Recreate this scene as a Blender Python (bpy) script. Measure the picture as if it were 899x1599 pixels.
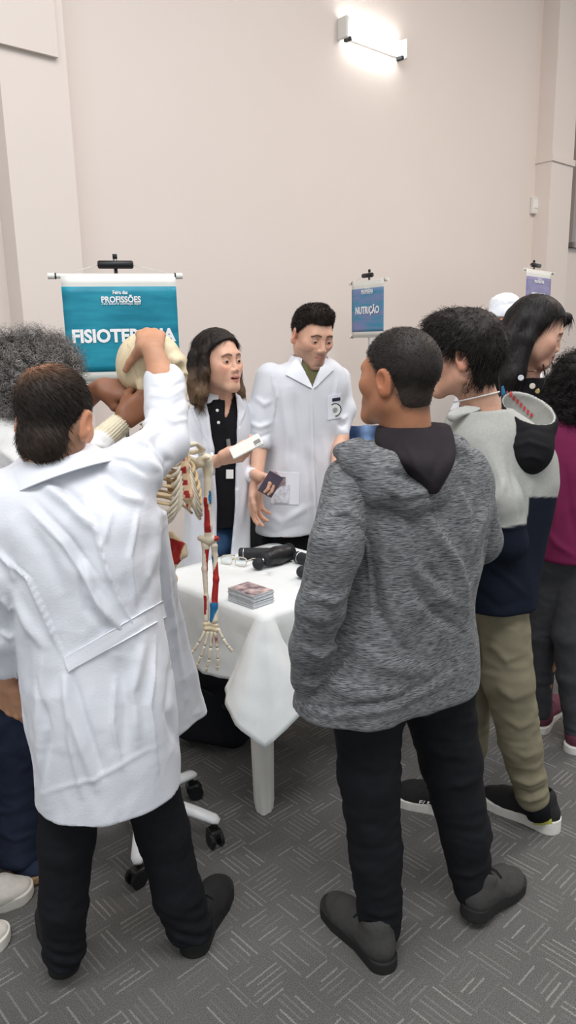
import bpy, bmesh, math, random
import numpy as np
from mathutils import Vector, Matrix, Euler
from mathutils.bvhtree import BVHTree

for o in list(bpy.data.objects):
    bpy.data.objects.remove(o)
SC = bpy.context.scene
COL = SC.collection
random.seed(7)
RNG = np.random.default_rng(11)

# ------------------------------------------------------------ camera
IW, IH, FPX, CAMH = 899, 1599, 1150.0, 1.6
PITCH, ROLL = math.radians(13.0), math.radians(-1.25)
_f = np.array([0, math.cos(PITCH), -math.sin(PITCH)])
_u0 = np.array([0, math.sin(PITCH), math.cos(PITCH)])
_r0 = np.array([1.0, 0, 0])
CR = _r0 * math.cos(ROLL) + _u0 * math.sin(ROLL)
CU = -_r0 * math.sin(ROLL) + _u0 * math.cos(ROLL)
CF = _f
CAM = np.array([0, 0, CAMH])
cd = bpy.data.cameras.new('camera')
cam = bpy.data.objects.new('camera', cd)
COL.objects.link(cam)
cam.matrix_world = Matrix(((CR[0], CU[0], -CF[0], 0), (CR[1], CU[1], -CF[1], 0), (CR[2], CU[2], -CF[2], CAMH), (0, 0, 0, 1)))
cd.sensor_fit = 'VERTICAL'
cd.sensor_height = 36.0
cd.lens = 36.0 * FPX / IH
cd.clip_start = 0.02
SC.camera = cam

# ------------------------------------------------------------ world, exposure
w = bpy.data.worlds.new('world')
SC.world = w
w.use_nodes = True
w.node_tree.nodes['Background'].inputs[0].default_value = (0.93, 0.97, 1.0, 1)
w.node_tree.nodes['Background'].inputs[1].default_value = 0.66
SC.view_settings.view_transform = 'Standard'
SC.view_settings.look = 'None'
SC.view_settings.gamma = 1.0
SC.view_settings.use_curve_mapping = False
SC.view_settings.exposure = 0.5
SC.cycles.use_denoising = True
SC.cycles.max_bounces = 6


def area(name, loc, rot, sx, sy, power, col):
    l = bpy.data.lights.new(name, 'AREA')
    l.shape = 'RECTANGLE'
    l.size, l.size_y, l.energy, l.color = sx, sy, power, col
    o = bpy.data.objects.new(name, l)
    o.location = loc
    o.rotation_euler = rot
    COL.objects.link(o)
    return o


CEIL = 5.6
WHITE_L = (0.98, 0.985, 1.0)
WARM_L = (1.0, 0.87, 0.78)
area('ceiling_light', (-1.2, -0.6, CEIL - .06), (0, 0, 0), 3.2, 1.6, 125, WHITE_L)
area('ceiling_light', (1.6, -0.4, CEIL - .06), (0, 0, 0), 3.2, 1.6, 90, WHITE_L)
area('ceiling_light', (0.7, 2.6, CEIL - .06), (0, 0, 0), 3.0, 0.8, 60, WHITE_L)
area('ceiling_light', (4.2, 4.4, CEIL - .06), (0, 0, 0), 2.4, 1.2, 125, WARM_L)

# ------------------------------------------------------------ projection helpers


def ray(px, py):
    v = CF + CR * (px - IW / 2) / FPX - CU * (py - IH / 2) / FPX
    return v / v[1]


YOFF = 0.0


def P(px, py, Y):
    return CAM + ray(px, py) * (Y + YOFF)


def F(px, py, z=0.0):
    v = ray(px, py)
    return CAM + v * ((z - CAMH) / v[2])


def mpp(p):
    """metres per pixel at a world point"""
    return float((np.asarray(p) - CAM) @ CF) / FPX


def proj(v):
    q = np.asarray(v, float) - CAM
    d = q @ CF
    return IW / 2 + FPX * (q @ CR) / d, IH / 2 - FPX * (q @ CU) / d


def unit(v):
    v = np.asarray(v, float)
    return v / max(np.linalg.norm(v), 1e-9)


def rot_ypr(yaw, pitch=0, roll=0):
    """local x right, y forward, z up; yaw clockwise from +Y, pitch up, roll to the right"""
    return np.array(Matrix.Rotation(-math.radians(yaw), 3, 'Z') @ Matrix.Rotation(math.radians(pitch), 3, 'X') @ Matrix.Rotation(math.radians(roll), 3, 'Y'))


# ------------------------------------------------------------ noise
def _hash(i, j, k):
    h = (i * 73856093) ^ (j * 19349663) ^ (k * 83492791)
    h = (h ^ (h >> 13)) * 1274126177 & 0x7fffffff
    h = (h ^ (h >> 11)) * 668265263 & 0x7fffffff
    return (h & 0xffff) / 65535.0


def noise3(p):
    p = np.asarray(p, float)
    i = np.floor(p).astype(np.int64)
    f = p - i
    f = f * f * (3 - 2 * f)
    r = 0
    for a in (0, 1):
        wx = f[:, 0] if a else 1 - f[:, 0]
        for b in (0, 1):
            wy = f[:, 1] if b else 1 - f[:, 1]
            for c in (0, 1):
                wz = f[:, 2] if c else 1 - f[:, 2]
                r = r + wx * wy * wz * _hash(i[:, 0] + a, i[:, 1] + b, i[:, 2] + c)
    return r * 2 - 1


def fbm(p, o=3):
    r, a = 0, 1.0
    for _ in range(o):
        r = r + a * noise3(p)
        p = p * 2.03 + 7.1
        a *= .5
    return r


# ------------------------------------------------------------ signed distance shapes
def smin(a, b, k):
    if k <= 0:
        return np.minimum(a, b)
    h = np.maximum(k - np.abs(a - b), 0) / k
    return np.minimum(a, b) - h * h * k * .25


class Sdf:
    def __init__(s):
        s.ops = []

    def add(s, prim, k=.02):
        s.ops.append((0, prim[0], prim[1], prim[2], k))
        return s

    def sub(s, prim, k=.01):
        s.ops.append((1, prim[0], prim[1], prim[2], k))
        return s

    def chain(s, pts, k=.02):
        """pts: list of (world point, radius)"""
        for (a, ra), (b, rb) in zip(pts[:-1], pts[1:]):
            s.add(rc(a, b, ra, rb), k)
        return s

    def bounds(s):
        lo = np.min([o[2] for o in s.ops if o[0] == 0], axis=0)
        hi = np.max([o[3] for o in s.ops if o[0] == 0], axis=0)
        return lo, hi

    def ev(s, p, lo=None, hi=None):
        d = np.full(len(p), 9.0)
        for op, fn, l, h, k in s.ops:
            m = k + .03
            if lo is not None and (np.any(l - m > hi) or np.any(h + m < lo)):
                continue
            if op == 0:
                d = smin(d, fn(p), k)
            else:
                d = -smin(-d, fn(p), k)
        return d


def rc(a, b, ra, rb):
    a, b = np.asarray(a, float), np.asarray(b, float)
    ba = b - a
    l2 = max(ba @ ba, 1e-9)

    def fn(p):
        q = p - a
        t = np.clip(q @ ba / l2, 0, 1)
        q = q - t[:, None] * ba
        return np.sqrt((q * q).sum(1)) - (ra + t * (rb - ra))
    r = max(ra, rb)
    return fn, np.minimum(a, b) - r, np.maximum(a, b) + r


def ell(c, r, R=None):
    c, r = np.asarray(c, float), np.asarray(r, float)

    def fn(p):
        q = p - c
        if R is not None:
            q = q @ R
        k0 = np.sqrt(((q / r) ** 2).sum(1))
        k1 = np.sqrt(((q / (r * r)) ** 2).sum(1)) + 1e-9
        return k0 * (k0 - 1) / k1
    m = max(r) if R is not None else r
    return fn, c - m, c + m


def rbox(c, half, R=None, rnd=.01):
    c, half = np.asarray(c, float), np.asarray(half, float)

    def fn(p):
        q = p - c
        if R is not None:
            q = q @ R
        q = np.abs(q) - (half - rnd)
        return np.sqrt((np.maximum(q, 0) ** 2).sum(1)) + np.minimum(q.max(1), 0) - rnd
    m = np.linalg.norm(half) if R is not None else half
    return fn, c - m, c + m


def halfspace(pt, n):
    """solid on the side n points to"""
    pt, n = np.asarray(pt, float), unit(n)
    return (lambda p: -((p - pt) @ n)), np.full(3, -50.0), np.full(3, 50.0)


def loft(rows, screen=False):
    """rows: (L point, R point, half thickness); horizontal stadium sections stacked by height"""
    rows = sorted(rows, key=lambda r: (r[0][2] + r[1][2]) / 2)
    zs = np.array([(r[0][2] + r[1][2]) / 2 for r in rows])
    A = []
    for L, R, r in rows:
        L, R = np.asarray(L, float)[:2], np.asarray(R, float)[:2]
        d = R - L
        n = np.linalg.norm(d)
        need = r / max(abs(d[0]) / max(n, 1e-6), .5) if screen else r
        ins = min(need, n * .48) / max(n, 1e-6)
        A.append(list(L + d * ins) + list(R - d * ins) + [r])
    A = np.array(A)
    if len(zs) > 2:      # smooth the stack of sections
        zf, Af = [], []
        T = np.gradient(A, zs, axis=0)
        for i in range(len(zs) - 1):
            h = zs[i + 1] - zs[i]
            for t in np.linspace(0, 1, 7)[:-1]:
                a, b = 2 * t ** 3 - 3 * t * t + 1, t ** 3 - 2 * t * t + t
                c, d = -2 * t ** 3 + 3 * t * t, t ** 3 - t * t
                zf.append(zs[i] + t * h)
                Af.append(a * A[i] + b * h * T[i] + c * A[i + 1] + d * h * T[i + 1])
        zs, A = np.array(zf + [zs[-1]]), np.array(Af + [A[-1]])

    def fn(p):
        z = p[:, 2]
        lx, ly, rx, ry, r = [np.interp(z, zs, A[:, i]) for i in range(5)]
        bx, by = rx - lx, ry - ly
        qx, qy = p[:, 0] - lx, p[:, 1] - ly
        t = np.clip((qx * bx + qy * by) / np.maximum(bx * bx + by * by, 1e-9), 0, 1)
        d = np.hypot(qx - t * bx, qy - t * by) - r
        e = np.maximum(zs[0] - z, z - zs[-1])
        return np.where(e > 0, np.where(d > 0, np.hypot(np.maximum(d, 0), e), e), np.maximum(d, e))
    pts = np.array([[*a[:2], z] for a, z in zip(A, zs)] + [[*a[2:4], z] for a, z in zip(A, zs)])
    m = np.array([A[:, 4].max(), A[:, 4].max(), 0])
    return fn, pts.min(0) - m, pts.max(0) + m


def prows(rows):
    """pixel rows (py, pxL, pxR, YL, YR, r) to loft rows"""
    return loft([(P(l, y, yl), P(r_, y, yr), r) for y, l, r_, yl, yr, r in rows], True)


def pch(pts):
    """pixel chain (px, py, Y, r_px) to (point, radius)"""
    out = []
    for px, py, Y, r in pts:
        p = P(px, py, Y)
        out.append((p, r * mpp(p)))
    return out


# ------------------------------------------------------------ surface nets on sparse blocks
def polygonize(S, vox, lo=None, hi=None):
    L, H = S.bounds()
    L, H = L - 4 * vox, H + 4 * vox
    if lo is not None:
        L, H = np.maximum(L, lo), np.minimum(H, hi)
    N = 8
    B = N * vox
    nb = np.maximum(np.ceil((H - L) / B).astype(int), 1)
    g = np.stack(np.meshgrid(*[np.arange(n) for n in nb], indexing='ij'), -1).reshape(-1, 3)
    c = L + (g + .5) * B
    act = []
    for i in range(0, len(c), 40000):
        act.append(np.abs(S.ev(c[i:i + 40000], L, H)) < B * 1.5)
    g = g[np.concatenate(act)]
    if not len(g):
        return np.zeros((0, 3)), np.zeros((0, 4), int)
    cor = np.stack(np.meshgrid(*[np.arange(N + 1)] * 3, indexing='ij'), -1).reshape(-1, 3)
    D = np.empty((len(g), N + 1, N + 1, N + 1), np.float32)
    CH = 256
    order = np.lexsort((g[:, 0] // 3, g[:, 1] // 3, g[:, 2] // 3))
    g = g[order]
    for i in range(0, len(g), CH):
        gi = g[i:i + CH]
        pts = (L + (gi[:, None, :] * N + cor[None]) * vox).reshape(-1, 3)
        D[i:i + CH] = S.ev(pts, pts.min(0), pts.max(0)).reshape(len(gi), N + 1, N + 1, N + 1)
    ins = D < 0
    cnt = np.zeros((len(g), N, N, N), int)
    acc = np.zeros((len(g), N, N, N, 3), np.float32)
    num = np.zeros((len(g), N, N, N), np.float32)
    sl = lambda o: (slice(None), slice(o[0], o[0] + N), slice(o[1], o[1] + N), slice(o[2], o[2] + N))
    for ax in range(3):
        o1, o2 = [a for a in range(3) if a != ax]
        for a in (0, 1):
            for b in (0, 1):
                s = [0, 0, 0]
                s[o1], s[o2] = a, b
                e = list(s)
                e[ax] = 1
                d0, d1 = D[sl(s)], D[sl(e)]
                m = (d0 < 0) != (d1 < 0)
                t = np.where(m, d0 / np.where(d0 - d1 == 0, 1, d0 - d1), 0)
                num += m
                acc[..., o1] += m * a
                acc[..., o2] += m * b
                acc[..., ax] += t * m
    cell = num > 0
    bi, ci, cj, ck = np.nonzero(cell)
    gc = g[bi] * N + np.stack([ci, cj, ck], 1)
    V = L + (gc + acc[cell] / num[cell][:, None]) * vox
    dim = nb * N + 2
    key = (gc[:, 0] * dim[1] + gc[:, 1]) * dim[2] + gc[:, 2]
    so = np.argsort(key)
    ks = key[so]
    F_ = []
    for ax in range(3):
        o1, o2 = [(1, 2), (2, 0), (0, 1)][ax]
        e = [0, 0, 0]
        e[ax] = 1
        d0, d1 = ins[sl((0, 0, 0))], ins[sl(e)]
        bi, ci, cj, ck = np.nonzero(d0 != d1)
        if not len(bi):
            continue
        flip = d1[bi, ci, cj, ck]
        q = g[bi] * N + np.stack([ci, cj, ck], 1)
        ids, ok = [], np.ones(len(q), bool)
        for a, b in ((0, 0), (-1, 0), (-1, -1), (0, -1)):
            r = q.copy()
            r[:, o1] += a
            r[:, o2] += b
            kk = (r[:, 0] * dim[1] + r[:, 1]) * dim[2] + r[:, 2]
            ps = np.clip(np.searchsorted(ks, kk), 0, len(ks) - 1)
            ok &= (ks[ps] == kk) & (r.min(1) >= 0)
            ids.append(so[ps])
        fq = np.stack(ids, 1)
        fq[flip] = fq[flip][:, ::-1]
        F_.append(fq[ok])
    Fq = np.concatenate(F_) if F_ else np.zeros((0, 4), int)
    return V, Fq


def vnormals(V, Fc):
    a, b, c, d = [V[Fc[:, i]] for i in range(4)]
    n = np.cross(c - a, d - b)
    N_ = np.zeros_like(V)
    for i in range(4):
        np.add.at(N_, Fc[:, i], n)
    return N_ / np.maximum(np.linalg.norm(N_, axis=1), 1e-12)[:, None]


def merge(parts):
    vs, fs, o = [], [], 0
    for v, f in parts:
        vs.append(v)
        fs.append(np.asarray(f) + o)
        o += len(v)
    return np.concatenate(vs), np.concatenate(fs)


# ------------------------------------------------------------ objects
def tag(o, label=None, cat=None, group=None, kind=None):
    if label:
        o['label'] = label
    if cat:
        o['category'] = cat
    if group:
        o['group'] = group
    if kind:
        o['kind'] = kind
    return o


def empty(name, loc, label, cat, group=None):
    o = bpy.data.objects.new(name, None)
    COL.objects.link(o)
    o.location = [float(x) for x in loc]
    o.empty_display_size = .1
    return tag(o, label, cat, group)


def obj(name, V, Fc, mat, parent=None, smooth=True, col=None, center=True):
    V = np.asarray(V, float)
    me = bpy.data.meshes.new(name)
    if parent is not None:
        off = np.array(wloc(parent))
    else:
        off = np.array([V[:, 0].mean(), V[:, 1].mean(), V[:, 2].min()]) if center else np.zeros(3)
    if isinstance(Fc, np.ndarray) and Fc.ndim == 2:
        n, k = Fc.shape
        me.vertices.add(len(V))
        me.vertices.foreach_set('co', (V - off).astype(np.float32).ravel())
        me.loops.add(n * k)
        me.loops.foreach_set('vertex_index', Fc.astype(np.int32).ravel())
        me.polygons.add(n)
        me.polygons.foreach_set('loop_start', np.arange(0, n * k, k, dtype=np.int32))
        me.polygons.foreach_set('loop_total', np.full(n, k, np.int32))
        me.update(calc_edges=True)
        me.validate()
    else:
        me.from_pydata((V - off).tolist(), [], [list(map(int, f)) for f in Fc])
    if smooth:
        me.polygons.foreach_set('use_smooth', np.ones(len(me.polygons), bool))
    if col is not None and len(col) == len(me.vertices):
        ca = me.color_attributes.new('Col', 'FLOAT_COLOR', 'POINT')
        c4 = np.ones((len(V), 4), np.float32)
        c4[:, :3] = col
        ca.data.foreach_set('color', c4.ravel())
    me.materials.append(mat)
    o = bpy.data.objects.new(name, me)
    COL.objects.link(o)
    if parent is not None:
        o.parent = parent
    else:
        o.location = off
    return o


def wloc(o):
    l = np.zeros(3)
    while o is not None:
        l = l + np.array(o.location)
        o = o.parent
    return l


def verts_of(o):
    n = len(o.data.vertices)
    a = np.empty(n * 3, np.float32)
    o.data.vertices.foreach_get('co', a)
    return a.reshape(-1, 3) + wloc(o)


class MB:
    """plain polygon mesh builder"""

    def __init__(s):
        s.v, s.f = [], []

    def add(s, v, f):
        o = len(s.v)
        s.v += [tuple(map(float, x)) for x in v]
        s.f += [[i + o for i in q] for q in f]
        return s

    def box(s, c, half, R=None, bev=0.0):
        c, half = np.asarray(c, float), np.asarray(half, float)
        bm = bmesh.new()
        bmesh.ops.create_cube(bm, size=2)
        for v in bm.verts:
            v.co = Vector([v.co[i] * half[i] for i in range(3)])
        if bev > 0:
            bmesh.ops.bevel(bm, geom=list(bm.edges), offset=min(bev, min(half) * .9), segments=2, affect='EDGES', profile=.5)
        V = np.array([v.co[:] for v in bm.verts])
        bm.verts.index_update()
        Fc = [[v.index for v in f.verts] for f in bm.faces]
        bm.free()
        if R is not None:
            V = V @ np.asarray(R).T
        return s.add(V + c, Fc)

    def tube(s, pts, radii, n=12, cap=True, flat=None):
        pts = [np.asarray(p, float) for p in pts]
        if np.isscalar(radii):
            radii = [radii] * len(pts)
        rings, prev = [], None
        for i, p in enumerate(pts):
            t = unit(pts[min(i + 1, len(pts) - 1)] - pts[max(i - 1, 0)])
            if prev is None:
                a = np.array([0, 0, 1.0]) if abs(t[2]) < .9 else np.array([1.0, 0, 0])
                x = unit(np.cross(a, t))
            else:
                x = unit(prev - t * (prev @ t))
            prev = x
            y = np.cross(t, x)
            fl = 1.0 if flat is None else flat
            rings.append([p + radii[i] * (x * math.cos(2 * math.pi * k / n) + fl * y * math.sin(2 * math.pi * k / n)) for k in range(n)])
        V = [q for r in rings for q in r]
        Fc = []
        for i in range(len(pts) - 1):
            for k in range(n):
                Fc.append([i * n + k, i * n + (k + 1) % n, (i + 1) * n + (k + 1) % n, (i + 1) * n + k])
        if cap:
            Fc.append(list(range(n))[::-1])
            Fc.append([(len(pts) - 1) * n + k for k in range(n)])
        return s.add(V, Fc)

    def ball(s, c, r, n=12, m=8):
        r = np.broadcast_to(np.asarray(r, float), 3)
        V, Fc = [np.array([0, 0, 1.0])], []
        for i in range(1, m):
            for k in range(n):
                a, b = math.pi * i / m, 2 * math.pi * k / n
                V.append(np.array([math.sin(a) * math.cos(b), math.sin(a) * math.sin(b), math.cos(a)]))
        V.append(np.array([0, 0, -1.0]))
        for k in range(n):
            Fc.append([0, 1 + k, 1 + (k + 1) % n])
            Fc.append([len(V) - 1, 1 + (m - 2) * n + (k + 1) % n, 1 + (m - 2) * n + k])
            for i in range(m - 2):
                Fc.append([1 + i * n + k, 1 + (i + 1) * n + k, 1 + (i + 1) * n + (k + 1) % n, 1 + i * n + (k + 1) % n])
        return s.add([np.asarray(c) + v * r for v in V], Fc)

    def grid(s, G):
        """G: [nu][nv] points"""
        nu, nv = len(G), len(G[0])
        return s.add([p for r in G for p in r], [[i * nv + j, (i + 1) * nv + j, (i + 1) * nv + j + 1, i * nv + j + 1] for i in range(nu - 1) for j in range(nv - 1)])

    def slab(s, G, N_, th):
        """thick sheet: grid G with normals N_ offset by th"""
        nu, nv = len(G), len(G[0])
        G = np.asarray(G, float)
        T = G + np.asarray(N_, float) * th
        V = list(T.reshape(-1, 3)) + list(G.reshape(-1, 3))
        o = nu * nv
        Fc = []
        for i in range(nu - 1):
            for j in range(nv - 1):
                q = [i * nv + j, (i + 1) * nv + j, (i + 1) * nv + j + 1, i * nv + j + 1]
                Fc.append(q)
                Fc.append([x + o for x in q[::-1]])
        rim = [(i, 0) for i in range(nu)] + [(nu - 1, j) for j in range(1, nv)] + [(i, nv - 1) for i in range(nu - 2, -1, -1)] + [(0, j) for j in range(nv - 2, 0, -1)]
        for (a, b), (c, d) in zip(rim, rim[1:] + rim[:1]):
            Fc.append([a * nv + b, c * nv + d, c * nv + d + o, a * nv + b + o][::-1])
        return s.add(V, Fc)

    def build(s, name, mat, parent=None, smooth=False, col=None):
        return obj(name, np.array(s.v), s.f, mat, parent, smooth, col)


def smooth_by_angle(o, deg=35):
    me = o.data
    me.polygons.foreach_set('use_smooth', np.ones(len(me.polygons), bool))
    bm = bmesh.new()
    bm.from_mesh(me)
    for e in bm.edges:
        if len(e.link_faces) == 2 and e.calc_face_angle(0) > math.radians(deg):
            e.smooth = False
    bm.to_mesh(me)
    bm.free()
    return o


def sdf_obj(name, S, vox, mat, parent=None, regions=None, disp=None, colf=None):
    """mesh a field; regions: list of (lo, hi, vox); disp(V, N) -> offset along N"""
    if regions is None:
        V, Fc = polygonize(S, vox)
    else:
        V, Fc = merge([polygonize(S, v, np.asarray(lo, float), np.asarray(hi, float)) for lo, hi, v in regions])
    if disp is not None:
        N_ = vnormals(V, Fc)
        d = disp(V, N_)
        V = V + N_ * d[:, None]
    return obj(name, V, Fc, mat, parent, True, None if colf is None else colf(V))


def crease(V, N_, lines):
    """raised or sunk fold lines given along photo pixels; only on the side that faces the viewer"""
    px, py = proj(V)
    facing = np.einsum('ij,ij->i', N_, V - CAM) < 0
    out = np.zeros(len(V))
    for ln in lines:
        pts, wd, am = ln[0], ln[1], ln[2]
        best = np.full(len(V), 1e9)
        side = np.zeros(len(V))
        tt = np.zeros(len(V))
        pts = np.asarray(pts, float)
        seg = np.linalg.norm(np.diff(pts, axis=0), axis=1)
        cum = np.concatenate([[0], np.cumsum(seg)])
        lo, hi = pts.min(0) - 4 * wd, pts.max(0) + 4 * wd
        m = facing & (px > lo[0]) & (px < hi[0]) & (py > lo[1]) & (py < hi[1])
        ix = np.nonzero(m)[0]
        if not len(ix):
            continue
        x, y = px[ix], py[ix]
        b, sd, t_ = np.full(len(ix), 1e9), np.zeros(len(ix)), np.zeros(len(ix))
        for i in range(len(pts) - 1):
            d = pts[i + 1] - pts[i]
            t = np.clip(((x - pts[i, 0]) * d[0] + (y - pts[i, 1]) * d[1]) / (d @ d), 0, 1)
            ex, ey = x - pts[i, 0] - t * d[0], y - pts[i, 1] - t * d[1]
            e = np.hypot(ex, ey)
            s = np.sign(d[0] * ey - d[1] * ex)
            u = e < b
            b = np.where(u, e, b)
            sd = np.where(u, s, sd)
            t_ = np.where(u, (cum[i] + t * seg[i]) / cum[-1], t_)
        taper = np.sin(np.pi * np.clip(t_, 0.02, .98)) ** .6
        q = b / wd
        if len(ln) > 3:     # one-sided step fold
            out[ix] += am * taper * np.exp(-q * q) * np.where(sd > 0, 1.0, np.maximum(1 - q * 2.2, -.4))
        else:
            out[ix] += am * taper * np.exp(-q * q)
    return out


def wrinkle(V, amp, freq, stretch=(1, 1, 1), seed=0):
    q = V * freq / np.asarray(stretch, float) + seed * 3.7
    q = q + .6 * np.stack([noise3(V * freq * .6 + 11), noise3(V * freq * .6 + 23), noise3(V * freq * .6 + 37)], 1)
    n = noise3(q)
    return amp * (1 - 2 * np.abs(n)) * .7 + amp * .5 * noise3(q * 2.1 + 5)


def bvh_of(o):
    me = o.data
    off = Vector(wloc(o))
    return BVHTree.FromPolygons([v.co + off for v in me.vertices], [p.vertices[:] for p in me.polygons])


def patch(name, bvh, quad, mat, parent, th=.004, lift=.001, nu=8, nv=8, col=None, Y=None, outline=None):
    """thin sewn-on piece lying on a surface: quad of photo pixels (tl, tr, br, bl) found on the mesh"""
    q = [np.asarray(a, float) for a in quad]
    G, Nn, last = [], [], None
    for i in range(nu + 1):
        r, rn = [], []
        for j in range(nv + 1):
            u, v = i / nu, j / nv
            p = (q[0] * (1 - u) + q[1] * u) * (1 - v) + (q[3] * (1 - u) + q[2] * u) * v
            d = ray(*p)
            hit = bvh.ray_cast(Vector(CAM), Vector(unit(d)))
            if hit[0] is None:
                r.append(None if last is None else CAM + d * last)
                rn.append(-unit(d))
            else:
                last = (hit[0][1]) / d[1]
                r.append(np.array(hit[0]))
                n = np.array(hit[1])
                if n @ d > 0:
                    n = -n
                rn.append(n)
        G.append(r)
        Nn.append(rn)
    if all(x is None for r in G for x in r):
        return None
    G = [[g if g is not None else next(x for rr in G for x in rr if x is not None) for g in r] for r in G]
    G, Nn = np.array(G), np.array(Nn)
    for _ in range(3):
        Nn[1:-1, 1:-1] = (Nn[:-2, 1:-1] + Nn[2:, 1:-1] + Nn[1:-1, :-2] + Nn[1:-1, 2:]) / 4
        if min(nu, nv) > 3:
            G[1:-1, 1:-1] = G[1:-1, 1:-1] * .5 + .125 * (G[:-2, 1:-1] + G[2:, 1:-1] + G[1:-1, :-2] + G[1:-1, 2:])
    Nn /= np.linalg.norm(Nn, axis=2, keepdims=True)
    m = MB().slab(G + Nn * lift, Nn, th)
    return m.build(name, mat, parent, smooth=False) if th < .002 else smooth_by_angle(m.build(name, mat, parent), 50)


# ------------------------------------------------------------ materials
def _nt(name):
    m = bpy.data.materials.new(name)
    m.use_nodes = True
    nt = m.node_tree
    return m, nt, nt.nodes['Principled BSDF']


def srgb(r, g, b):
    c = lambda x: (x / 255 / 12.92) if x <= 10.3 else ((x / 255 + .055) / 1.055) ** 2.4
    return (c(r), c(g), c(b))


def mat(name, col, rough=.6, spec=.3, var=.0, vscale=20, bump=0.0, bscale=80, metal=0.0, attr=False, sheen=0.0, stretch=(1, 1, 1), sss=0.0, trans=0.0, alpha=1.0, emit=None, coat=0.0):
    m, nt, b = _nt(name)
    N, Lk = nt.nodes, nt.links
    b.inputs['Roughness'].default_value = rough
    b.inputs['Specular IOR Level'].default_value = spec
    b.inputs['Metallic'].default_value = metal
    b.inputs['Base Color'].default_value = (*col, 1)
    if sheen:
        b.inputs['Sheen Weight'].default_value = sheen
    if sss:
        b.inputs['Subsurface Weight'].default_value = sss
        b.inputs['Subsurface Radius'].default_value = (.012, .005, .003)
        b.inputs['Subsurface Scale'].default_value = 1.0
    if trans:
        b.inputs['Transmission Weight'].default_value = trans
    if alpha < 1:
        b.inputs['Alpha'].default_value = alpha
    if coat:
        b.inputs['Coat Weight'].default_value = coat
    if emit:
        b.inputs['Emission Color'].default_value = (*emit[0], 1)
        b.inputs['Emission Strength'].default_value = emit[1]
    src = None
    if attr:
        a = N.new('ShaderNodeVertexColor')
        a.layer_name = 'Col'
        src = a.outputs['Color']
    if var or bump:
        tc = N.new('ShaderNodeTexCoord')
        mp = N.new('ShaderNodeMapping')
        mp.inputs['Scale'].default_value = stretch
        Lk.new(tc.outputs['Object'], mp.inputs['Vector'])
    if var:
        n = N.new('ShaderNodeTexNoise')
        n.inputs['Scale'].default_value = vscale
        n.inputs['Detail'].default_value = 5
        Lk.new(mp.outputs[0], n.inputs['Vector'])
        r = N.new('ShaderNodeMapRange')
        r.inputs[1].default_value, r.inputs[2].default_value = .3, .7
        r.inputs[3].default_value, r.inputs[4].default_value = 1 - var, 1 + var
        Lk.new(n.outputs['Fac'], r.inputs[0])
        mx = N.new('ShaderNodeVectorMath')
        mx.operation = 'SCALE'
        if src is not None:
            Lk.new(src, mx.inputs[0])
        else:
            mx.inputs[0].default_value = col
        Lk.new(r.outputs[0], mx.inputs['Scale'])
        Lk.new(mx.outputs[0], b.inputs['Base Color'])
    elif src is not None:
        Lk.new(src, b.inputs['Base Color'])
    if bump:
        n2 = N.new('ShaderNodeTexNoise')
        n2.inputs['Scale'].default_value = bscale
        n2.inputs['Detail'].default_value = 4
        Lk.new(mp.outputs[0], n2.inputs['Vector'])
        bp = N.new('ShaderNodeBump')
        bp.inputs['Strength'].default_value = bump
        bp.inputs['Distance'].default_value = .01
        Lk.new(n2.outputs['Fac'], bp.inputs['Height'])
        Lk.new(bp.outputs[0], b.inputs['Normal'])
    return m


M = {}
M['coat'] = mat('white_cotton', srgb(214, 217, 224), .62, .25, .02, 6, .10, 220, sheen=.15)
M['coat_thin'] = mat('white_cotton_trim', srgb(226, 229, 236), .62, .25, .02, 6, .08, 240)
M['skin'] = mat('skin', (.5, .3, .2), .5, .35, .05, 60, .06, 300, attr=True, sss=.12)
M['black_cloth'] = mat('black_trouser_cloth', srgb(24, 25, 29), .85, .15, .12, 40, .15, 300)
M['black_jersey'] = mat('black_jersey', srgb(22, 22, 26), .85, .15, .1, 40, .12, 300)
M['lining'] = mat('black_hood_lining', srgb(40, 36, 40), .9, .15, .08, 40, .12, 300)
M['khaki'] = mat('khaki_twill', srgb(124, 118, 98), .85, .15, .07, 18, .12, 260)
M['jeans'] = mat('blue_denim', srgb(46, 54, 74), .85, .15, .14, 30, .2, 300)
M['jeans_light'] = mat('mid_blue_denim', srgb(62, 92, 128), .85, .15, .14, 30, .2, 300)
M['grey_fleece'] = mat('light_grey_fleece', srgb(168, 169, 164), .9, .1, .05, 120, .12, 300)
M['navy'] = mat('navy_jersey', srgb(24, 29, 42), .8, .2, .1, 30, .12, 240)
M['maroon'] = mat('maroon_jersey', srgb(116, 34, 74), .8, .2, .05, 20, .1, 240)
M['greytrouser'] = mat('charcoal_trouser', srgb(66, 67, 70), .9, .1, .08, 40, .12, 260)
M['hair'] = mat('hair', (.02, .015, .012), .55, .22, .25, 90, attr=True)
M['shoe_black'] = mat('black_shoe_mesh', srgb(34, 34, 35), .8, .25, .15, 200, .2, 400)
M['sole_black'] = mat('black_shoe_rubber', srgb(30, 30, 30), .7, .3, .1, 100, .1, 200)
M['shoe_grey'] = mat('dark_grey_shoe_knit', srgb(62, 61, 60), .85, .2, .12, 200, .2, 400)
M['sole_white'] = mat('white_shoe_rubber', srgb(214, 212, 206), .6, .3, .06, 50, .05, 200)
M['shoe_white'] = mat('cream_canvas', srgb(212, 208, 200), .8, .2, .05, 80, .1, 400)
M['yellow'] = mat('lime_rubber', srgb(190, 190, 90), .6, .3)
M['bone'] = mat('ivory_bone', (.6, .52, .38), .42, .4, .08, 40, .04, 120, attr=True)
M['white_plastic'] = mat('white_plastic', srgb(222, 222, 216), .4, .4, .03, 8)
M['white_enamel'] = mat('white_enamelled_metal', srgb(228, 229, 230), .25, .5)
M['black_plastic'] = mat('black_plastic', srgb(24, 25, 27), .4, .4, .06, 40)
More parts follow.
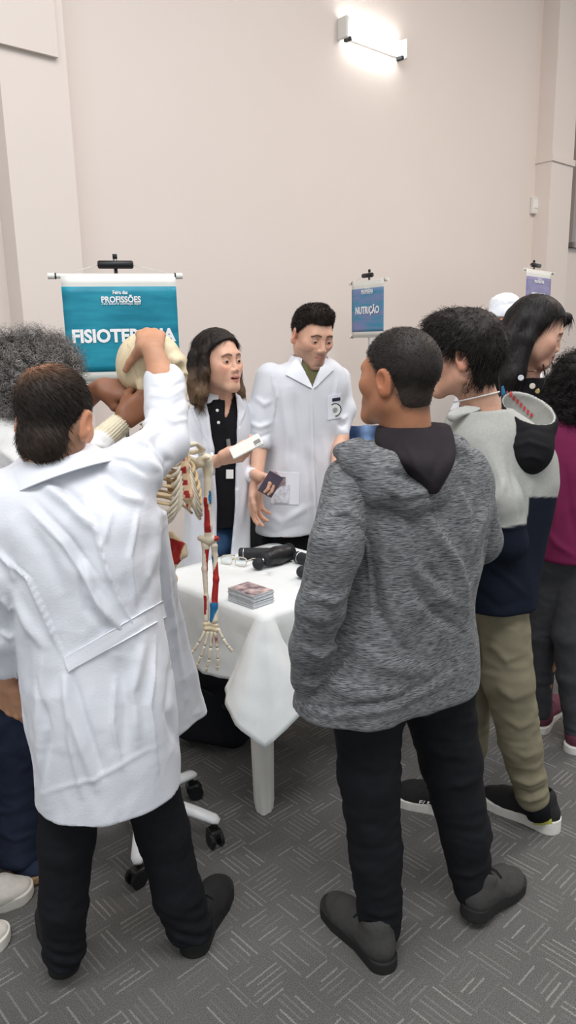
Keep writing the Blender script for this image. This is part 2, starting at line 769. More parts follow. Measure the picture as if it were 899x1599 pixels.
M['black_soft'] = mat('black_soft_grip', srgb(40, 42, 44), .65, .3, .06, 80)
M['chrome'] = mat('brushed_metal', (.55, .55, .56), .35, .5, metal=1.0)
M['paint'] = mat('painted_wall', srgb(222, 212, 205), .9, .15, .015, 1.2, .03, 60)
M['paper'] = mat('white_paper', srgb(232, 232, 230), .7, .2)
M['cream_knit'] = mat('cream_ribbed_knit', srgb(226, 216, 190), .9, .1, .05, 60, .2, 200)
M['white_fleece'] = mat('white_fleece', srgb(226, 226, 224), .9, .1, .03, 60, .15, 200)
M['olive'] = mat('olive_jersey', srgb(104, 102, 70), .85, .15, .06, 60, .1, 240)
M['eye'] = mat('eyeball', (.8, .8, .8), .15, .5, attr=True)
M['lime_text'] = mat('white_print', srgb(240, 240, 240), .7, .2)
M['dark_print'] = mat('dark_print', srgb(40, 44, 60), .7, .2)


def marl(name, dark, light, sx=22, sz=300, tilt=0.0, contrast=(.42, .66)):
    m, nt, b = _nt(name)
    N, L = nt.nodes, nt.links
    tc = N.new('ShaderNodeTexCoord')
    mp = N.new('ShaderNodeMapping')
    mp.inputs['Rotation'].default_value = (0, tilt, 0)
    mp.inputs['Scale'].default_value = (sx, sx, sz)
    L.new(tc.outputs['Object'], mp.inputs[0])
    n = N.new('ShaderNodeTexNoise')
    n.inputs['Scale'].default_value = 1.0
    n.inputs['Detail'].default_value = 3
    n.inputs['Distortion'].default_value = .4
    L.new(mp.outputs[0], n.inputs['Vector'])
    r = N.new('ShaderNodeMapRange')
    r.inputs[1].default_value, r.inputs[2].default_value = contrast
    L.new(n.outputs['Fac'], r.inputs[0])
    mx = N.new('ShaderNodeMix')
    mx.data_type = 'RGBA'
    mx.inputs[6].default_value = (*dark, 1)
    mx.inputs[7].default_value = (*light, 1)
    L.new(r.outputs[0], mx.inputs[0])
    L.new(mx.outputs[2], b.inputs['Base Color'])
    b.inputs['Roughness'].default_value = .9
    b.inputs['Specular IOR Level'].default_value = .1
    b.inputs['Sheen Weight'].default_value = .1
    bp = N.new('ShaderNodeBump')
    bp.inputs['Strength'].default_value = .25
    bp.inputs['Distance'].default_value = .004
    L.new(n.outputs['Fac'], bp.inputs['Height'])
    L.new(bp.outputs[0], b.inputs['Normal'])
    return m


M['marl'] = marl('charcoal_marl_jersey', srgb(58, 59, 62), srgb(140, 142, 144), 55, 560, .15, (.34, .74))

M['badge'] = mat('id_badge_card', srgb(206, 208, 216), .5, .4, .25, 70)
M['emblem'] = mat('dark_green_emblem', srgb(150, 160, 158), .7, .2, .5, 160)
M['leaflet'] = mat('printed_leaflet', srgb(196, 170, 170), .5, .3, .3, 30)
M['leaflet_dark'] = mat('dark_printed_leaflet', srgb(84, 76, 92), .4, .3, .2, 40)
M['sole_tan'] = mat('tan_gum_sole', srgb(164, 134, 98), .7, .2, .1, 80)
M['sole_cream'] = mat('cream_rubber', srgb(216, 213, 205), .6, .3, .04, 60)
M['shoe_maroon'] = mat('plum_shoe_mesh', srgb(96, 52, 66), .8, .2, .1, 120, .15, 300)
M['jersey_attr'] = mat('two_tone_jersey', (.3, .3, .3), .9, .1, .06, 120, .12, 300, attr=True)
M['print_red'] = mat('red_print', srgb(206, 84, 84), .8, .1)
M['print_blue'] = mat('blue_print', srgb(60, 120, 160), .8, .1)
M['print_orange'] = mat('orange_print', srgb(226, 150, 110), .8, .1)
M['bone_plain'] = mat('pale_enamel', srgb(206, 200, 186), .5, .3)

M['cloth'] = mat('nonwoven_cloth', srgb(228, 232, 232), .75, .2, .02, 30, .06, 350)
M['card_edge'] = mat('card_stock_edge', srgb(202, 207, 212), .6, .3, .10, 60)
M['card_face'] = mat('card_picture_print', srgb(128, 96, 104), .35, .4, .85, 24)
M['clear_frame'] = mat('clear_beige_acetate', srgb(206, 196, 182), .3, .4)
M['lens'] = mat('spectacle_lens', (.9, .95, .95), .05, .5, trans=1.0)
M['gold'] = mat('gold_hinge', (.6, .45, .2), .3, .5, metal=1.0)
M['wood'] = mat('orange_brown_wood', srgb(166, 104, 62), .5, .3, .25, 8, stretch=(8, 8, 1))
M['denim_attr'] = mat('faded_denim', (.1, .2, .3), .85, .15, .14, 40, .2, 300, attr=True)
M['bone_disc'] = mat('pale_disc', srgb(190, 176, 150), .6, .3)
# ------------------------------------------------------------ the room
WD, WDIR = 4.4, math.radians(42)
wd_ = np.array([math.cos(WDIR), math.sin(WDIR), 0])
wn_ = np.array([-math.sin(WDIR), math.cos(WDIR), 0])
UPZ = np.array([0, 0, 1.0])
WROT = np.stack([wd_, wn_, UPZ], 1)      # local x along wall, y into wall, z up


def on_wall(px, py, off=0.0):
    r = ray(px, py)
    return CAM + r * ((WD - off) / (r @ wn_))


def wpt(s, off, z):
    return wn_ * (WD - off) + wd_ * s + UPZ * z


def wall_s(px, py, off=0.0):
    return on_wall(px, py, off) @ wd_


def wbox(name, s0, s1, o0, o1, z0, z1, m, parent=None, bev=0.0, kind=None):
    mb = MB().box(wpt((s0 + s1) / 2, (o0 + o1) / 2, (z0 + z1) / 2), ((s1 - s0) / 2, abs(o1 - o0) / 2, (z1 - z0) / 2), WROT, bev)
    o = mb.build(name, m, parent)
    if kind:
        o['kind'] = kind
    return o


def carpet():
    m, nt, b = _nt('carpet_tiles')
    N, L = nt.nodes, nt.links

    def mth(op, a, c=None, d=None):
        n = N.new('ShaderNodeMath')
        n.operation = op
        for i, x in enumerate((a, c, d)):
            if x is None:
                continue
            if isinstance(x, (int, float)):
                n.inputs[i].default_value = x
            else:
                L.new(x, n.inputs[i])
        return n.outputs[0]
    tc = N.new('ShaderNodeTexCoord')
    mp = N.new('ShaderNodeMapping')
    mp.inputs['Rotation'].default_value = (0, 0, math.radians(-43))
    L.new(tc.outputs['Object'], mp.inputs[0])
    # slight yarn wobble
    wob = N.new('ShaderNodeTexNoise')
    wob.inputs['Scale'].default_value = 160
    L.new(mp.outputs[0], wob.inputs['Vector'])
    sc = N.new('ShaderNodeVectorMath')
    sc.operation = 'SCALE'
    sc.inputs['Scale'].default_value = .006
    L.new(wob.outputs['Color'], sc.inputs[0])
    ad = N.new('ShaderNodeVectorMath')
    L.new(mp.outputs[0], ad.inputs[0])
    L.new(sc.outputs[0], ad.inputs[1])
    sp = N.new('ShaderNodeSeparateXYZ')
    L.new(ad.outputs[0], sp.inputs[0])
    u, v = sp.outputs[0], sp.outputs[1]
    C = .125
    cu, cv = mth('FLOOR', mth('DIVIDE', u, C)), mth('FLOOR', mth('DIVIDE', v, C))
    par = mth('FLOORED_MODULO', mth('ADD', cu, cv), 2.0)
    mixf = lambda a, c: mth('ADD', mth('MULTIPLY', a, mth('SUBTRACT', 1.0, par)), mth('MULTIPLY', c, par))
    across, along = mixf(u, v), mixf(v, u)
    SPC = .0178
    q = mth('DIVIDE', across, SPC)
    idx, fr = mth('FLOOR', q), mth('FRACT', q)
    half = mth('FLOOR', mth('DIVIDE', along, C))
    wn = N.new('ShaderNodeTexWhiteNoise')
    cb = N.new('ShaderNodeCombineXYZ')
    L.new(idx, cb.inputs[0]); L.new(half, cb.inputs[1]); L.new(par, cb.inputs[2])
    L.new(cb.outputs[0], wn.inputs['Vector'])
    sw = N.new('ShaderNodeSeparateColor')
    L.new(wn.outputs['Color'], sw.inputs[0])
    # dash extents inside the block
    al = mth('FRACT', mth('DIVIDE', along, C))
    st = mth('MULTIPLY', sw.outputs[0], .35)
    ln = mth('ADD', mth('MULTIPLY', sw.outputs[1], .6), .45)
    e0 = mth('GREATER_THAN', al, st)
    e1 = mth('LESS_THAN', al, mth('ADD', st, ln))
    dist = mth('ABSOLUTE', mth('SUBTRACT', fr, .5))
    prof = mth('SMOOTH_MIN', mth('MAXIMUM', mth('MULTIPLY', mth('SUBTRACT', .19, dist), 9.0), 0.0), 1.0, .1)
    zig = mth('ADD', mth('MULTIPLY', mth('SINE', mth('MULTIPLY', along, 950.0)), .28), .72)
    amp = mth('POWER', sw.outputs[2], 1.3)
    line = mth('MULTIPLY', mth('MULTIPLY', mth('MULTIPLY', e0, e1), mth('MULTIPLY', prof, zig)), amp)
    n1 = N.new('ShaderNodeTexNoise')
    n1.inputs['Scale'].default_value = 330
    n1.inputs['Detail'].default_value = 2
    L.new(mp.outputs[0], n1.inputs['Vector'])
    n2 = N.new('ShaderNodeTexNoise')
    n2.inputs['Scale'].default_value = 2.2
    L.new(mp.outputs[0], n2.inputs['Vector'])
    spk = mth('MULTIPLY', mth('SUBTRACT', n1.outputs['Fac'], .5), 1.5)
    base = mth('ADD', mth('ADD', .116, mth('MULTIPLY', spk, .15)), mth('MULTIPLY', mth('SUBTRACT', n2.outputs['Fac'], .5), .03))
    val = mth('MAXIMUM', mth('ADD', base, mth('MULTIPLY', line, .17)), .012)
    cc = N.new('ShaderNodeCombineColor')
    L.new(mth('MULTIPLY', val, 1.0), cc.inputs[0]); L.new(mth('MULTIPLY', val, .985), cc.inputs[1]); L.new(mth('MULTIPLY', val, .95), cc.inputs[2])
    L.new(cc.outputs[0], b.inputs['Base Color'])
    b.inputs['Roughness'].default_value = .95
    b.inputs['Specular IOR Level'].default_value = .1
    bp = N.new('ShaderNodeBump')
    bp.inputs['Strength'].default_value = .5
    bp.inputs['Distance'].default_value = .006
    L.new(n1.outputs['Fac'], bp.inputs['Height'])
    L.new(bp.outputs[0], b.inputs['Normal'])
    return m


fl = MB().box((1.5, 4.0, -.05), (9, 10, .05)).build('floor', carpet())
fl['kind'] = 'structure'
CEILZ = 6.2
ce = MB().box((1.5, 4.0, CEILZ + .05), (9, 10, .05)).build('ceiling', M['paint'])
ce['kind'] = 'structure'
wbox('wall_back', -3.5, 12.5, -.15, 0, 0, CEILZ, M['paint'], kind='structure')
PO = .18
sL0, sL1 = wall_s(27, 400, PO), wall_s(128, 400, PO)
wbox('trim_1', sL0, sL1, -.02, PO, 0, CEILZ, M['paint'], kind='structure')
zs_ = on_wall(45, 78, PO + .03)[2]
wbox('trim_2', sL0 - .25, wall_s(89, 60, PO + .03), PO - .03, PO + .03, zs_, CEILZ, M['paint'], kind='structure')
sR0, sR1 = wall_s(853, 400, PO), wall_s(886, 400, PO)
wbox('trim_3', sR0, sR1, -.02, PO, 0, CEILZ, M['paint'], kind='structure')
zr_ = on_wall(868, 248, PO)[2]
wbox('trim_4', sR0 - .012, sR1 + .012, -.02, PO + .02, zr_ - .03, zr_ + .03, M['paint'], kind='structure')
for nm, a, b_ in (('baseboard_left', -3.5, sL0), ('baseboard_back', sL1, sR0), ('baseboard_right', sR1, 12.5)):
    wbox(nm, a, b_, -.01, .015, 0, .09, M['white_plastic'], kind='structure')
# window past the far pilaster
gm = mat('window_glass', srgb(150, 152, 156), .2, .5)
fm = mat('window_frame_grey', srgb(150, 142, 138), .5, .3)
s0 = wall_s(886.5, 385, .02)
z0 = on_wall(890, 387, .02)[2]
z1 = on_wall(892, 165, .02)[2]
wf = MB()
for a, b_, c, d in ((s0, s0 + .07, z0, z1), (s0 + 1.3, s0 + 1.37, z0, z1), (s0, s0 + 1.37, z0, z0 + .06), (s0, s0 + 1.37, z1 - .06, z1)):
    wf.box(wpt((a + b_) / 2, .03, (c + d) / 2), ((b_ - a) / 2, .035, (d - c) / 2), WROT, .004)
wfo = wf.build('window_1', fm)
wfo['kind'] = 'structure'
wp = wbox('window_pane', s0 + .03, s0 + 1.34, -.01, .012, z0 + .02, z1 - .02, gm, wfo)

# fluorescent batten on the wall
a_, b_ = on_wall(541, 46, .08), on_wall(632, 73, .08)
zc = (a_[2] + b_[2]) / 2
sa, sb = a_ @ wd_, b_ @ wd_
zc -= .0
fx = empty('fluorescent_fixture', wpt((sa + sb) / 2, 0, zc), 'lit twin tube fluorescent batten high on the cream wall', 'light')
wbox('backplate', sa, sb, 0, .03, zc - .05, zc + .05, M['white_enamel'], fx, .006)
for s_ in (sa - .008, sb + .008):
    wbox('end_cap', s_ - .014, s_ + .014, 0, .10, zc - .075, zc + .075, M['white_plastic'], fx, .008)
tube_m = mat('lit_tube', (1, 1, 1), .4, .2, emit=((1.0, .98, .95), 10))
for dz in (-.035, .035):
    t = MB().tube([wpt(sa + .012, .065, zc + dz), wpt(sb - .012, .065, zc + dz)], .02, 12).build('tube', tube_m, fx, True)
for s_ in (sa + .02, sb - .05):
    wbox('socket', s_, s_ + .03, .03, .09, zc - .085, zc - .055, M['black_soft'], fx, .003)
# small sensor box near the far pilaster
c_ = on_wall(833.5, 321, .02)
sw_ = empty('wall_sensor', c_, 'small white plastic box on the wall beside the far pilaster', 'sensor')
wbox('housing', c_ @ wd_ - .05, c_ @ wd_ + .05, 0, .045, c_[2] - .085, c_[2] + .085, M['white_plastic'], sw_, .01)
wbox('cover', c_ @ wd_ - .035, c_ @ wd_ + .035, .04, .052, c_[2] - .03, c_[2] + .05, M['paper'], sw_, .004)
# ------------------------------------------------------------ people: heads, hands, shoes, hair


class Head:
    """local frame: x to the person's right, y out of the face, z up; origin between the ears at eye level"""

    def __init__(s, c, yaw, pitch=0, roll=0, size=1.0, male=True, lean=0.0, jaw=1.0, mouth=0.0):
        s.c, s.R, s.s = np.asarray(c, float), rot_ypr(yaw, pitch, roll), size
        s.male, s.mouth, s.jaw = male, mouth, jaw

    def w(s, x, y, z):
        return s.c + s.R @ (np.array([x, y, z]) * s.s)

    def l(s, p):
        return ((p - s.c) @ s.R) / s.s

    def field(s):
        m = s.male
        f = Sdf()
        f.add(ell((0, -.012, .034), (.074, .094, .083)), 0)
        f.add(ell((0, .026, -.022), (.061 if m else .058, .066, .082)), .03)
        jw = (.047 if m else .042) * s.jaw
        for sx in (-1, 1):
            f.add(rc((sx * jw, .004, -.058), (sx * .014, .076, -.098), .024, .017), .03)
            f.add(ell((sx * .043, .058, -.018), (.022, .024, .022)), .03)
        if not m:
            for sx in (-1, 1):
                f.add(ell((sx * .033, .052, -.046), (.022, .024, .028)), .03)
        f.add(rc((-.012, .078, -.097), (.012, .078, -.097), .016, .016), .02)
        f.add(rc((-.034, .074, .022), (.034, .074, .022), .012, .012), .025)
        for sx in (-1, 1):
            f.sub(ell((sx * .032, .098, .002), (.021, .020, .015)), .018)
            f.add(ell((sx * .032, .0765, .001), (.0155, .0125, .0125)), .006)
            f.sub(rc((sx * .022, .0915, -.001), (sx * .042, .0875, -.001), .0034, .0034), .003)
        f.add(rc((0, .084, .012), (0, .104 if m else .1005, -.030), .0075 if m else .006, .0102 if m else .0088), .012)
        for sx in (-1, 1):
            f.add(ell((sx * .0115, .097, -.035), (.0085, .010, .0075) if m else (.007, .009, .0065)), .008)
        f.add(ell((0, .082, -.062), (.028, .016, .024)), .02)
        o = s.mouth
        for sx in (-1, 1):
            f.add(rc((0, .0965, -.0585), (sx * .022, .0865, -.0640), .0055, .0030), .006)
            f.add(rc((0, .0955, -.0712 - o), (sx * .021, .0870, -.0660 - o * .3), .0056 if m else .0066, .0028), .006)
        f.sub(rc((-.019, .094, -.0648 - o * .4), (.019, .094, -.0648 - o * .4), .0028 + o * .45, .0028 + o * .45), .003)
        for sx in (-1, 1):
            f.add(ell((sx * .079, -.010, -.006), (.0085, .020, .033), rot_ypr(sx * 24, -12)), .008)
            f.add(ell((sx * .0785, -.008, -.030), (.009, .011, .012)), .008)
            f.sub(ell((sx * .0885, -.004, .000), (.0065, .011, .018), rot_ypr(sx * 24, -12)), .004)
        return f

    def prim(s):
        f = s.field()

        def fn(p):
            q = s.l(p)
            far = np.sqrt((q * q).sum(1)) - .14
            m = far < .05
            d = far.copy()
            if m.any():
                d[m] = f.ev(q[m])
            return d * s.s
        r = .15 * s.s
        return fn, s.c - r, s.c + r

    def region(s, vox=.0026):
        r = .145 * s.s
        return (s.c - r, s.c + r, vox)

    def color(s, V, skin, lip=None, brow=None, stubble=None):
        col = np.tile(np.asarray(skin, float), (len(V), 1))
        q = s.l(V)
        near = (q * q).sum(1) < .02

        def put(m, c, a=1.0):
            a = (np.clip(m, 0, 1) * near * a)[:, None]
            col[:] = col * (1 - a) + np.asarray(c, float) * a
        x, y, z = q[:, 0], q[:, 1], q[:, 2]
        put(np.exp(-(((np.abs(x) - .045) / .02) ** 2 + ((z + .025) / .02) ** 2)) * (y > .03), np.array(skin) * np.array([1.1, .82, .78]), .45)
        put((np.abs(x) > .073) * (np.abs(y) < .04) * 1.0, np.array(skin) * np.array([1.06, .82, .76]), .6)
        if stubble is not None:
            put(np.clip((-.038 - z) / .012, 0, 1) * np.clip((y - .0) / .03, 0, 1) * (z > -.13), stubble, .28)
            put(np.exp(-(((np.abs(x)) / .02) ** 2 + ((z + .096) / .014) ** 2)) * (y > .04), stubble, .55)
            put(np.exp(-(((np.abs(x)) / .022) ** 2 + ((z + .050) / .004) ** 2)) * (y > .04), stubble, .22)
        if lip is not None:
            o = s.mouth
            zl = -.0648 - o * .4
            e = ((x / .023) ** 2 + ((z - zl) / (.0115 + o * .6)) ** 2)
            put(np.clip((1.15 - e) * 5, 0, 1) * (y > .082), lip, .6 if s.male else .8)
            if o > 0:
                put(np.clip((1 - ((x / .015) ** 2 + ((z - zl) / (.003 + o * .5)) ** 2)) * 4, 0, 1) * (y > .07), (.03, .012, .01), .95)
        if brow is not None:
            ax = np.abs(x)
            zb = .0225 + .004 * np.sin(np.clip((ax - .012) / .036, 0, 1) * np.pi) - .004 * np.clip((ax - .036) / .014, 0, 1)
            put(np.clip(1.3 - np.abs(z - zb) / .0042, 0, 1) * (ax > .011) * (ax < .052) * (y > .04), brow, .88)
            put(np.clip(1.2 - np.abs(z - .0065 - .003 * np.cos((ax - .032) / .012)) / .0022, 0, 1) * (ax > .018) * (ax < .047) * (y > .055), brow, .7)
        return col

    def eyes(s, parent, look=(0, 1, -.15), iris=(.035, .018, .01)):
        for sx in (-1, 1):
            c = np.array([sx * .032, .0762, .0005])
            m = MB().ball((0, 0, 0), .0124, 24, 18)
            V = np.array(m.v)
            d = unit(look)
            a = (V / .0124) @ d
            col = np.full((len(V), 3), .5)
            col[a > .84] = iris
            col[a > .965] = (.004, .004, .004)
            W_ = s.c + (V + c) @ s.R.T * s.s
            obj('eye', W_, m.f, M['eye'], parent, True, col)


def hair_cap(H, t=.008, cut=None, extra=None, cen=(0, -.012, .034), rad=(.074, .094, .083), corner=0.0):
    """shell of hair over the skull; cut: (y list, z list) lower hairline along the head"""
    ys, zs = cut
    f = ell(cen, np.array(rad) + t)[0]

    def fn(p):
        q = H.l(p)
        d = f(q)
        z0 = np.interp(q[:, 1], ys, zs)
        z0 = z0 + corner * np.exp(-((np.abs(q[:, 0]) - .046) / .015) ** 2) * (q[:, 1] > .025)
        d = np.maximum(d, (z0 - q[:, 2]) * .8)
        return d * H.s
    r = .16 * H.s
    return fn, H.c - r, H.c + r


def strands(roots, dirs, flow, length, width, segs=4, curl=0.0, turns=2.0, rng=RNG, droop=0.0, jit=.25):
    """thin tapered hair tubes, three-sided; returns verts, quads"""
    n = len(roots)
    L = length * (.6 + .8 * rng.random(n))
    d = dirs + flow + jit * rng.normal(size=(n, 3))
    d /= np.linalg.norm(d, axis=1, keepdims=True)
    a = np.cross(d, rng.normal(size=(n, 3)))
    a /= np.linalg.norm(a, axis=1, keepdims=True)
    b = np.cross(d, a)
    ph = rng.random(n) * 6.283
    ts = np.linspace(0, 1, segs + 1)
    rings = []
    for t in ts:
        an = ph + turns * 6.283 * t
        c = roots + d * (L * t)[:, None]
        c = c + flow * (L * t * t * .5)[:, None]
        c[:, 2] -= droop * L * t * t
        c = c + curl * min(1, t * 3) * (np.cos(an)[:, None] * a + np.sin(an)[:, None] * b)
        wd = width * (1 - .75 * t ** 2)
        for k in range(3):
            w = 6.283 * k / 3
            rings.append(c + wd * (math.cos(w) * a + math.sin(w) * b))
    V = np.stack(rings, 1).reshape(n, segs + 1, 3, 3)
    F_ = []
    base = np.arange(n) * (segs + 1) * 3
    for i in range(segs):
        for k in range(3):
            k2 = (k + 1) % 3
            F_.append(np.stack([base + i * 3 + k, base + i * 3 + k2, base + (i + 1) * 3 + k2, base + (i + 1) * 3 + k], 1))
    return V.reshape(-1, 3), np.concatenate(F_)


def hair_obj(parent, S, vox, color, n=0, flow=None, length=.02, width=.0012, curl=0.0, turns=2, segs=4, disp=None, mat_='hair', tips=None, name='hair', droop=0.0, var=.35, colf=None, jit=.25):
    V, Fc = polygonize(S, vox)
    N_ = vnormals(V, Fc)
    if disp is not None:
        V = V + N_ * disp(V, N_)[:, None]
    col = np.tile(np.asarray(color, float), (len(V), 1)) if colf is None else colf(V)
    parts, cols = [(V, Fc)], [col]
    if n:
        ix = RNG.integers(0, len(V), n)
        fl = np.zeros((n, 3)) if flow is None else (np.tile(np.asarray(flow, float), (n, 1)) if not callable(flow) else flow(V[ix], N_[ix]))
        sv, sf = strands(V[ix] - N_[ix] * .002, N_[ix] * .6, fl, length, width, segs, curl, turns, droop=droop, jit=jit)
        parts.append((sv, sf))
        k = len(sv) // n
        base = col[ix]
        if tips is not None:
            mix = RNG.random((n, 1))
            base = base * (1 - mix) + np.asarray(tips) * mix
        base = base * (1 + var * RNG.normal(size=(n, 1))).clip(.3, 2)
        cols.append(np.repeat(base, k, axis=0))
    V2, F2 = merge(parts)
    return obj(name, V2, F2, M[mat_], parent, True, np.concatenate(cols))


def hand(S, W_, u, n, t, L=.185, curl=(20, 25, 30, 35), spread=.10, thumb=.5, regions=None, vox=.0024, mid=1.0, tdir=None):
    """u toward the fingers, n out of the back of the hand, t toward the thumb side; curl per finger in degrees per joint"""
    u = unit(u)
    n = unit(np.asarray(n, float) - u * (np.asarray(n, float) @ u))
    tt = np.cross(u, n)
    t = tt if tt @ np.asarray(t, float) > 0 else -tt
    k = L / .185
    W_ = np.asarray(W_, float)
    kn = [(.028, .088), (.0095, .093), (-.0105, .088), (-.028, .079)]
    lens = [(.040, .025, .021), (.045, .029, .022), (.041, .027, .021), (.032, .020, .019)]
    K = []
    for i, (o, f) in enumerate(kn):
        p = W_ + k * (u * f + t * o + n * (.004 if i in (1, 2) else .0))
        K.append(p)
        S.add(rc(W_ + k * (t * o * .62 + u * .012), p, .0155 * k, .0112 * k), .014)
    S.add(ell(W_ + k * (u * .045 + t * .022 - n * .010), np.array([.018, .018, .018]) * k), .016)
    lo, hi = [W_ - .06], [W_ + .06]
    for i in range(4):
        p = K[i]
        d0 = unit(u + t * spread * (1.5 - i) * .8)
        a = 0
        for j in range(3):
            a += math.radians(curl[i]) * (1.0, 1.2, .8)[j] * (mid if j == 0 else 1)
            d = unit(d0 * math.cos(a) - n * math.sin(a))
            r0 = (.0100, .0088, .0078)[j] * k * (.88 if i == 3 else 1)
            r1 = (.0088, .0078, .0066)[j] * k * (.88 if i == 3 else 1)
            q = p + d * lens[i][j] * k
            S.add(rc(p, q, r0, r1), .008 if j == 0 else .003)
            p = q
        lo.append(p - .02)
        hi.append(p + .02)
    p0 = W_ + k * (u * .018 + t * .020 - n * .004)
    p1 = W_ + k * (u * .050 + t * (.040 + .012 * (1 - thumb)) - n * (.012 + .018 * thumb))
    d1 = unit(u * .9 + t * (.55 - .75 * thumb) - n * (.15 + .5 * thumb))
    if tdir is not None:
        d1 = unit(tdir)
        p1 = p0 + unit(u * .5 + d1) * .036 * k
    p2 = p1 + d1 * .032 * k
    d2 = unit(d1 + u * .2 - t * .35 * thumb) if tdir is None else unit(d1 - n * .25)
    p3 = p2 + d2 * .027 * k
    S.add(rc(p0, p1, .015 * k, .0125 * k), .014)
    S.add(rc(p1, p2, .0118 * k, .0102 * k), .006)
    S.add(rc(p2, p3, .0102 * k, .0082 * k), .003)
    lo.append(p3 - .02)
    hi.append(p3 + .02)
    if regions is not None:
        regions.append((np.min(lo, axis=0), np.max(hi, axis=0), vox))
    return K


def _flat_sole(L, w0, w1, h, heel=0.0):
    def fn(p):
        x, y = p[:, 0], p[:, 1]
        a, b = w0, L - w1
        t = np.clip((x - a) / (b - a), 0, 1)
        r = np.interp(t, [0, .35, .8, 1], [w0, w0 * .92, w1 * 1.04, w1])
        d = np.hypot(x - a - t * (b - a), y) - r
        tz = h + heel * np.clip(1 - x / (L * .5), 0, 1)
        toe = .010 * np.clip((x - L * .8) / (L * .2), 0, 1) ** 2
        dz = np.maximum(toe - p[:, 2], p[:, 2] - tz - toe * .5)
        return np.minimum(np.maximum(d, dz), 0) + np.hypot(np.maximum(d, 0), np.maximum(dz, 0)) - .003
    return fn, np.array([0, -.06, 0]), np.array([L, .06, h + heel + .012])


def shoe(parent, heel, toe, up, sole, lace=None, h=.028, W=1.0, roll=0.0, heelh=.0, collar=.105, tongue=True, name='shoe', upc=None):
    heel, toe = np.asarray(heel, float), np.asarray(toe, float)
    L = float(np.linalg.norm(toe - heel))
    X = unit(toe - heel)
    Y_ = unit(np.cross(UPZ, X))
    Z_ = np.cross(X, Y_)
    R = np.stack([X, Y_, Z_], 1)
    k = L / .29

    def tr(prim):
        fn, lo, hi = prim
        c = heel + R @ ((lo + hi) / 2)
        m = np.linalg.norm(hi - lo) / 2
        return (lambda p: fn((p - heel) @ R)), c - m, c + m
    S = Sdf()
    S.add(tr(ell((.058 * k, 0, .055), (.054 * k, .037 * W, .05))), 0)
    S.add(tr(rc((.05 * k, 0, .055), (.19 * k, 0, .040), .036 * W, .038 * W)), .03)
    S.add(tr(ell((L - .085 * k, -.004, .034), (.082 * k, .046 * W, .034))), .03)
    S.add(tr(rc((.14 * k, 0, .074), (.20 * k, 0, .056), .024, .020)), .03)
    S.add(tr(rc((.066 * k, 0, .07), (.060 * k, 0, collar), .040 * W, .041 * W)), .02)
    S.sub(tr(rc((.072 * k, 0, collar - .012), (.070 * k, 0, collar + .06), .031 * W, .034 * W)), .006)
    S.sub(halfspace(heel + R @ np.array([0, 0, h * .7]), -Z_), .004)
    o = sdf_obj(name, S, .0035, M[up], parent, disp=lambda V, N_: .0012 * noise3(V * 60))
    So = Sdf().add(tr(_flat_sole(L, .037 * W * 1.03, .045 * W * 1.03, h, heelh)), 0)
    sdf_obj('sole', So, .003, M[sole], o)
    if lace:
        mb = MB()
        for i in range(5):
            x = (.125 + i * .019) * k
            zt = .103 - i * .0085
            mb.tube([heel + R @ np.array([x + .004, -.026, zt - .016]), heel + R @ np.array([x, -.012, zt]), heel + R @ np.array([x - .002, .012, zt]), heel + R @ np.array([x + .004, .026, zt - .016])], .0026, 6)
        mb.build('lace', M[lace], o, True)
    return o


SKIN = {
    'light': srgb(214, 168, 144), 'tan': srgb(190, 140, 110), 'brown': srgb(166, 114, 84), 'deep': srgb(146, 98, 72), 'rosy': srgb(206, 158, 134),
}


def cuff_ring(S, a, b, ra, rb, k=.006):
    S.add(rc(a, b, ra, rb), k)


def body_regions(torso_lo, torso_hi, vox=.012):
    return [(np.asarray(torso_lo, float), np.asarray(torso_hi, float), vox)]


def collar(parent, c, R, top, bot, h, a0=-150, a1=150, m='coat_thin', th=.004, drop=.0, flare=1.0, name='collar', nu=36, tip=.0):
    """folded collar round a neck; local frame x right, y forward, z up; angles from the back"""
    c = np.asarray(c, float)
    G, Nn = [], []
    for i in range(nu + 1):
        a = math.radians(a0 + (a1 - a0) * i / nu)
        e = abs(a) / math.pi
        dx, dy = math.sin(a), -math.cos(a)
        col, cn = [], []
        for j, (t, r) in enumerate(((0, 0), (.45, .15), (.5, .5), (.5, .5))):
            pass
        prof = [(top[0] - .004, top[1] - .004, -h * .55), (top[0] - .001, top[1] - .001, -.006), (top[0] + .003, top[1] + .003, 0), (top[0] + .008, top[1] + .008, -.004)]
        for q in (.35, .7, 1.0):
            prof.append((top[0] + (bot[0] - top[0]) * q + .008, top[1] + (bot[1] - top[1]) * q + .008, -h * q - tip * q * max(0, e - .45) * 2))
        for rx, ry, z in prof:
            col.append(c + R @ np.array([dx * rx, dy * ry, z - drop * (1 + math.cos(a + math.pi)) / 2]))
            cn.append(R @ np.array([dx, dy, .4]))
        G.append(col)
        Nn.append(cn)
    return smooth_by_angle(MB().slab(G, Nn, th).build(name, M[m], parent), 60)


def sock(parent, a, b, r, m='black_cloth'):
    MB().tube([np.asarray(a), (np.asarray(a) + np.asarray(b)) / 2, np.asarray(b)], [r * .95, r, r * 1.06], 18).build('sock', M[m], parent, True)


def person(loc, label, group=None):
    return empty('person', loc, label, 'person', group)


